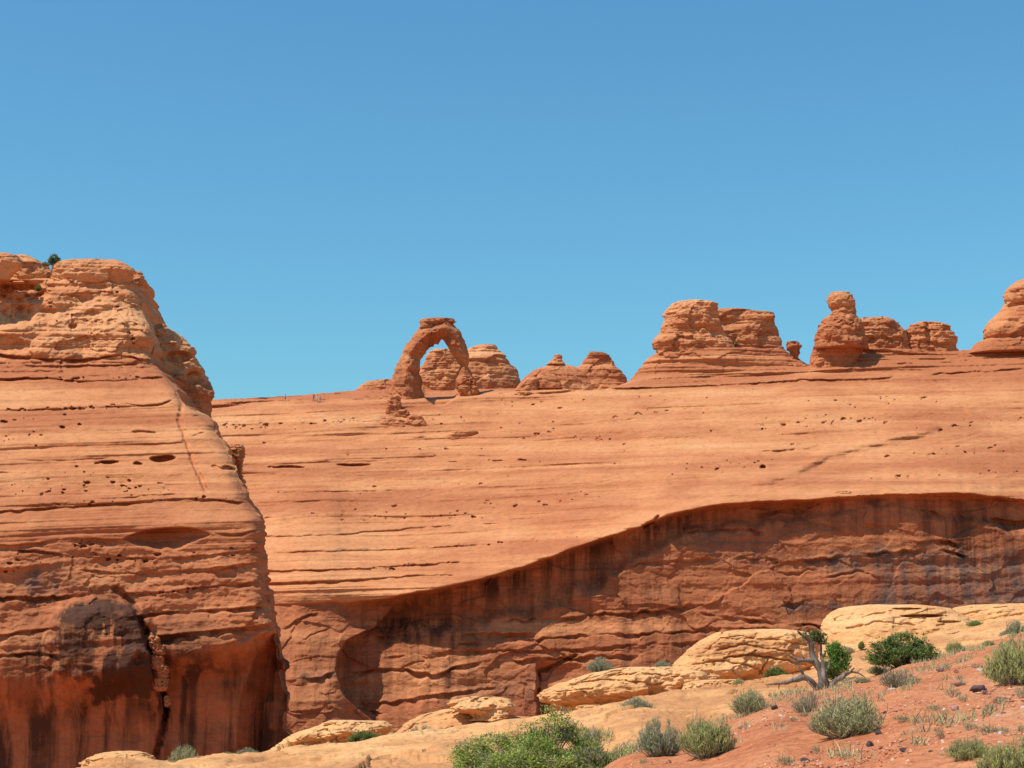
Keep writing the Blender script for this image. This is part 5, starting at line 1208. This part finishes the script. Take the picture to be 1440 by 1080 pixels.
STONES = [(1224, 1048, 16, .9, DK, 'dark round stone in the lower middle of the red soil'), (1270, 1060, 16, .5, DK, 'dark flat stone near the bottom edge, right of the dark round one'), (1131, 1073, 17, .45, DK, 'dark flat stone at the bottom edge of the soil'),
 (1237, 1030, 18, .55, DK, 'dark stone at the right foot of the widest sagebrush'), (1089, 1001, 13, .8, DK, 'dark pointed stone at the left rim of the soil'), (1375, 974, 27, .6, (.12, .075, .07), 'largest dark knobbly rock on the right of the slope'),
 (1342, 1001, 19, .55, PK, 'pinkish flat stone with a shaded front in the middle right'), (1350, 962, 19, .5, (.2, .1, .075), 'brown flat stone above the largest dark rock'), (1323, 946, 16, .55, (.17, .10, .09), 'purplish stone high on the slope'),
 (1379, 945, 14, .7, PW, 'pale grey stone high on the slope at the right'), (1327, 1059, 10, .8, PW, 'white stone near the bottom, left of the corner sagebrush'), (1408, 1036, 13, .6, PW, 'white flat stone under the dry tuft at the right'),
 (1309, 1061, 9, .6, DK, 'small dark stone near the bottom beside the white one'), (1439, 996, 11, .8, PW, 'white stone cut by the right picture edge'), (1344, 946, 9, .7, RD, 'small reddish stone right of the purplish one'), (1302, 947, 11, .5, PK, 'small pink flat stone on the crest of the slope'),
 (1098, 1007, 9, .5, PW, 'small white stone beside the dark pointed one'), (1385, 978, 12, .6, (.2, .12, .1), 'brown stone touching the largest dark rock'), (1410, 1003, 12, .6, (.15, .09, .08), 'dark stone under the green tuft at the right'), (1404, 1006, 8, .6, PW, 'pale pebble left of the dark stone at the right'),
 (1245, 1005, 10, .5, DK, 'small dark stone right of the widest sagebrush'), (1256, 972, 18, .3, PW, 'pale flat stone under the dark brownish sagebrush'), (1236, 984, 12, .4, PK, 'pink flat stone above the widest sagebrush'), (1168, 1060, 8, .6, RD, 'small red stone near the bottom below the widest sagebrush')]
for i, (px, py, w, fl, col, lab) in enumerate(STONES):
    P = on_soil(px, py); m = P[1] / F
    o = bpy.data.objects.new('stone', stone_mesh(700 + i, fl, col)); COL.objects.link(o); o.location = Vector(P); o.scale = (w * m,) * 3; o.rotation_euler.z = i * 1.3
    tag(o, lab, 'stone', 'loose stones on the red soil')

def build_gravel():
    r = np.random.default_rng(77); n = 24000
    px = r.uniform(820, 1500, n); t = 1 - r.random(n) ** 1.2 * .72
    Y = t * CY(px); z = soil_z(px, Y); P, _ = row_point(px, Y, z)
    P[:, 2] += .10 * fbm(P[:, 0] / 2.2, P[:, 1] / 2.2, 0, 4, 501) + .025 * fbm(P[:, 0] / .4, P[:, 1] / .4, 0, 3, 502)
    keep = (noise(P[:, 0] / 3, P[:, 1] / 4, 0, 9) + .25 * (px - 1150) / 300 + r.normal(size=n) * .25) > -.1; P = P[keep]; n = len(P)
    s = .011 + .026 * r.random(n) ** 4
    o6 = np.array([(1, 0, 0), (0, 1, 0), (-1, 0, 0), (0, -1, 0), (0, 0, .7), (0, 0, -.5)], float)
    V = o6[None] * s[:, None, None] * (.6 + .8 * r.random((n, 6, 3))); a = r.random(n) * 6.3
    ca, sa = np.cos(a)[:, None], np.sin(a)[:, None]
    V = np.stack([V[..., 0] * ca - V[..., 1] * sa, V[..., 0] * sa + V[..., 1] * ca, V[..., 2]], -1) + P[:, None, :]
    f = np.array([(0, 1, 4), (1, 2, 4), (2, 3, 4), (3, 0, 4), (1, 0, 5), (2, 1, 5), (3, 2, 5), (0, 3, 5)])
    T = (np.arange(n)[:, None, None] * 6 + f[None]).reshape(-1, 3)
    pal = np.array([(.46, .17, .08), (.56, .26, .14), (.60, .35, .22), (.60, .44, .33), (.22, .10, .07)]); C = pal[r.choice(5, n, p=[.38, .30, .2, .04, .08])] * (1 + .15 * r.normal(size=(n, 1)))
    o = link('gravel', mesh_np('gravel', V.reshape(-1, 3), tris=T, attr=np.repeat(np.clip(C, .02, .9), 6, 0), smooth=False), M_STONE); tag(o, kind='stuff')
build_gravel()

def build_dry_grass():
    r = np.random.default_rng(91); n = 900
    px = r.uniform(880, 1480, n); t = 1 - r.random(n) ** 1.3 * .7; Y = t * CY(px)
    P, _ = row_point(px, Y, soil_z(px, Y)); P[:, 2] += .10 * fbm(P[:, 0] / 2.2, P[:, 1] / 2.2, 0, 4, 501)
    w = noise(P[:, 0] / 1.8, P[:, 1] / 2.5, 0, 19) + .35 * (t > .9) + .2 * (px > 1280); P = P[w > .33]; n = len(P); k = 16
    B = np.repeat(P, k, 0) + r.normal(size=(n * k, 3)) * np.array([.07, .07, 0]); d = r.normal(size=(n * k, 3)) * .45 + np.array([0, 0, 1.]); d /= np.linalg.norm(d, axis=1)[:, None]
    V, T, C = leafset(B, d, .16, .012, jitcol((.46, .38, .19), n * k, r, .25), r)
    o = link('dry_grass', mesh_np('dry_grass', V, tris=T, attr=C, smooth=False), M_LEAF); tag(o, kind='stuff')
build_dry_grass()

# ------------------------------------------------------------------ tiny hikers on the ridge
def hillside_point(px, py):
    cols, rg, D, nr = HS
    c = int(np.argmin(np.abs(cols - px))); rows = rg[c] + (1085 - rg[c]) * np.linspace(0, 1, nr); i = int(np.argmin(np.abs(rows - py)))
    return at(px, rows[i], D[i, c])

def person(px, py, label, shirt, trousers, hair, stride=.12, arm=.1, turn=0.0, h=1.4):
    P = hillside_point(px, py)
    root = empty('person', P, label, 'person', 'hikers on the ridge'); root.rotation_euler.z = turn
    k = h / 1.75
    J = {'pelvis': (0, 0, .95), 'waist': (0, 0, 1.1), 'chest': (0, 0, 1.35), 'neck': (0, 0, 1.5), 'head': (0, -.02, 1.62), 'crown': (0, -.01, 1.72)}
    for s, n in ((-1, 'l'), (1, 'r')):
        J['hip' + n] = (.1 * s, 0, .9); J['knee' + n] = (.11 * s, -.04 + stride * s * .5, .5); J['ankle' + n] = (.11 * s, stride * s, .08); J['toe' + n] = (.12 * s, stride * s - .16, .04)
        J['sh' + n] = (.19 * s, 0, 1.43); J['el' + n] = (.25 * s, arm * s, 1.15); J['wr' + n] = (.24 * s, arm * s - .12, .92); J['hand' + n] = (.23 * s, arm * s - .16, .83)
    E = [('pelvis', 'waist'), ('waist', 'chest'), ('chest', 'neck'), ('neck', 'head'), ('head', 'crown')]
    for n in 'lr': E += [('pelvis', 'hip' + n), ('hip' + n, 'knee' + n), ('knee' + n, 'ankle' + n), ('ankle' + n, 'toe' + n), ('chest', 'sh' + n), ('sh' + n, 'el' + n), ('el' + n, 'wr' + n), ('wr' + n, 'hand' + n)]
    rad = {'pelvis': .15, 'waist': .13, 'chest': .155, 'neck': .06, 'head': .095, 'crown': .075, 'hip': .095, 'knee': .06, 'ankle': .042, 'toe': .04, 'sh': .07, 'el': .045, 'wr': .033, 'hand': .04}
    ks = list(J); me = bpy.data.meshes.new('body'); me.from_pydata([tuple(c * k for c in J[a]) for a in ks], [(ks.index(a), ks.index(b)) for a, b in E], []); me.update()
    o = bpy.data.objects.new('body', me); COL.objects.link(o)
    sk = o.modifiers.new('skin', 'SKIN'); o.modifiers.new('sub', 'SUBSURF').levels = 2
    lay = me.skin_vertices[0].data
    for i, a in enumerate(ks):
        key = a if a in rad else a[:-1]; lay[i].radius = (rad[key] * k, rad[key] * k * .85); lay[i].use_root = (a == 'pelvis')
    dg = bpy.context.evaluated_depsgraph_get(); ev = bpy.data.meshes.new_from_object(o.evaluated_get(dg))
    o.modifiers.clear(); o.data = ev; ev.name = 'body'
    ca = ev.color_attributes.new('tint', 'FLOAT_COLOR', 'POINT')
    for i, v in enumerate(ev.vertices):
        x, y, z = (c / k for c in v.co)
        if z > 1.5: c = (.55, .32, .22)
        elif z > .97 and (abs(x) < .2 or z > 1.2): c = shirt
        elif z > .97 or abs(x) > .205: c = (.55, .32, .22)
        elif z > .1: c = trousers
        else: c = (.08, .06, .05)
        ca.data[i].color = (*c, 1)
    ev.materials.clear(); ev.materials.append(M_CLOTH)
    for p_ in ev.polygons: p_.use_smooth = True
    o.parent = root
    bm = bmesh.new(); bmesh.ops.create_uvsphere(bm, u_segments=14, v_segments=10, radius=.108 * k)
    for v in bm.verts:
        if v.co.z < -.02 and v.co.y < 0: v.co.z = -.02
        v.co.y *= 1.08; v.co += Vector((0, .015, 1.69)) * k - Vector((0, 0, .0))
    hm = bpy.data.meshes.new('hair'); bm.to_mesh(hm); bm.free(); hc = hm.color_attributes.new('tint', 'FLOAT_COLOR', 'POINT')
    for d in hc.data: d.color = (*hair, 1)
    link('hair', hm, M_CLOTH, root)
person(401, 565, 'hiker in a pale shirt standing alone on the ridge, furthest left', (.55, .52, .5), (.2, .2, .24), (.1, .07, .05), turn=.5)
person(441, 564.5, 'hiker in dark clothes, left one of the three on the ridge', (.12, .13, .2), (.12, .12, .14), (.07, .05, .04), turn=-.6)
person(446, 566, 'hiker in a white shirt, middle one of the three on the ridge', (.7, .68, .66), (.35, .3, .25), (.12, .08, .05), turn=1.2)
person(450, 566.5, 'hiker in a grey top, right one of the three on the ridge', (.4, .4, .45), (.3, .32, .4), (.2, .15, .1), turn=.2)
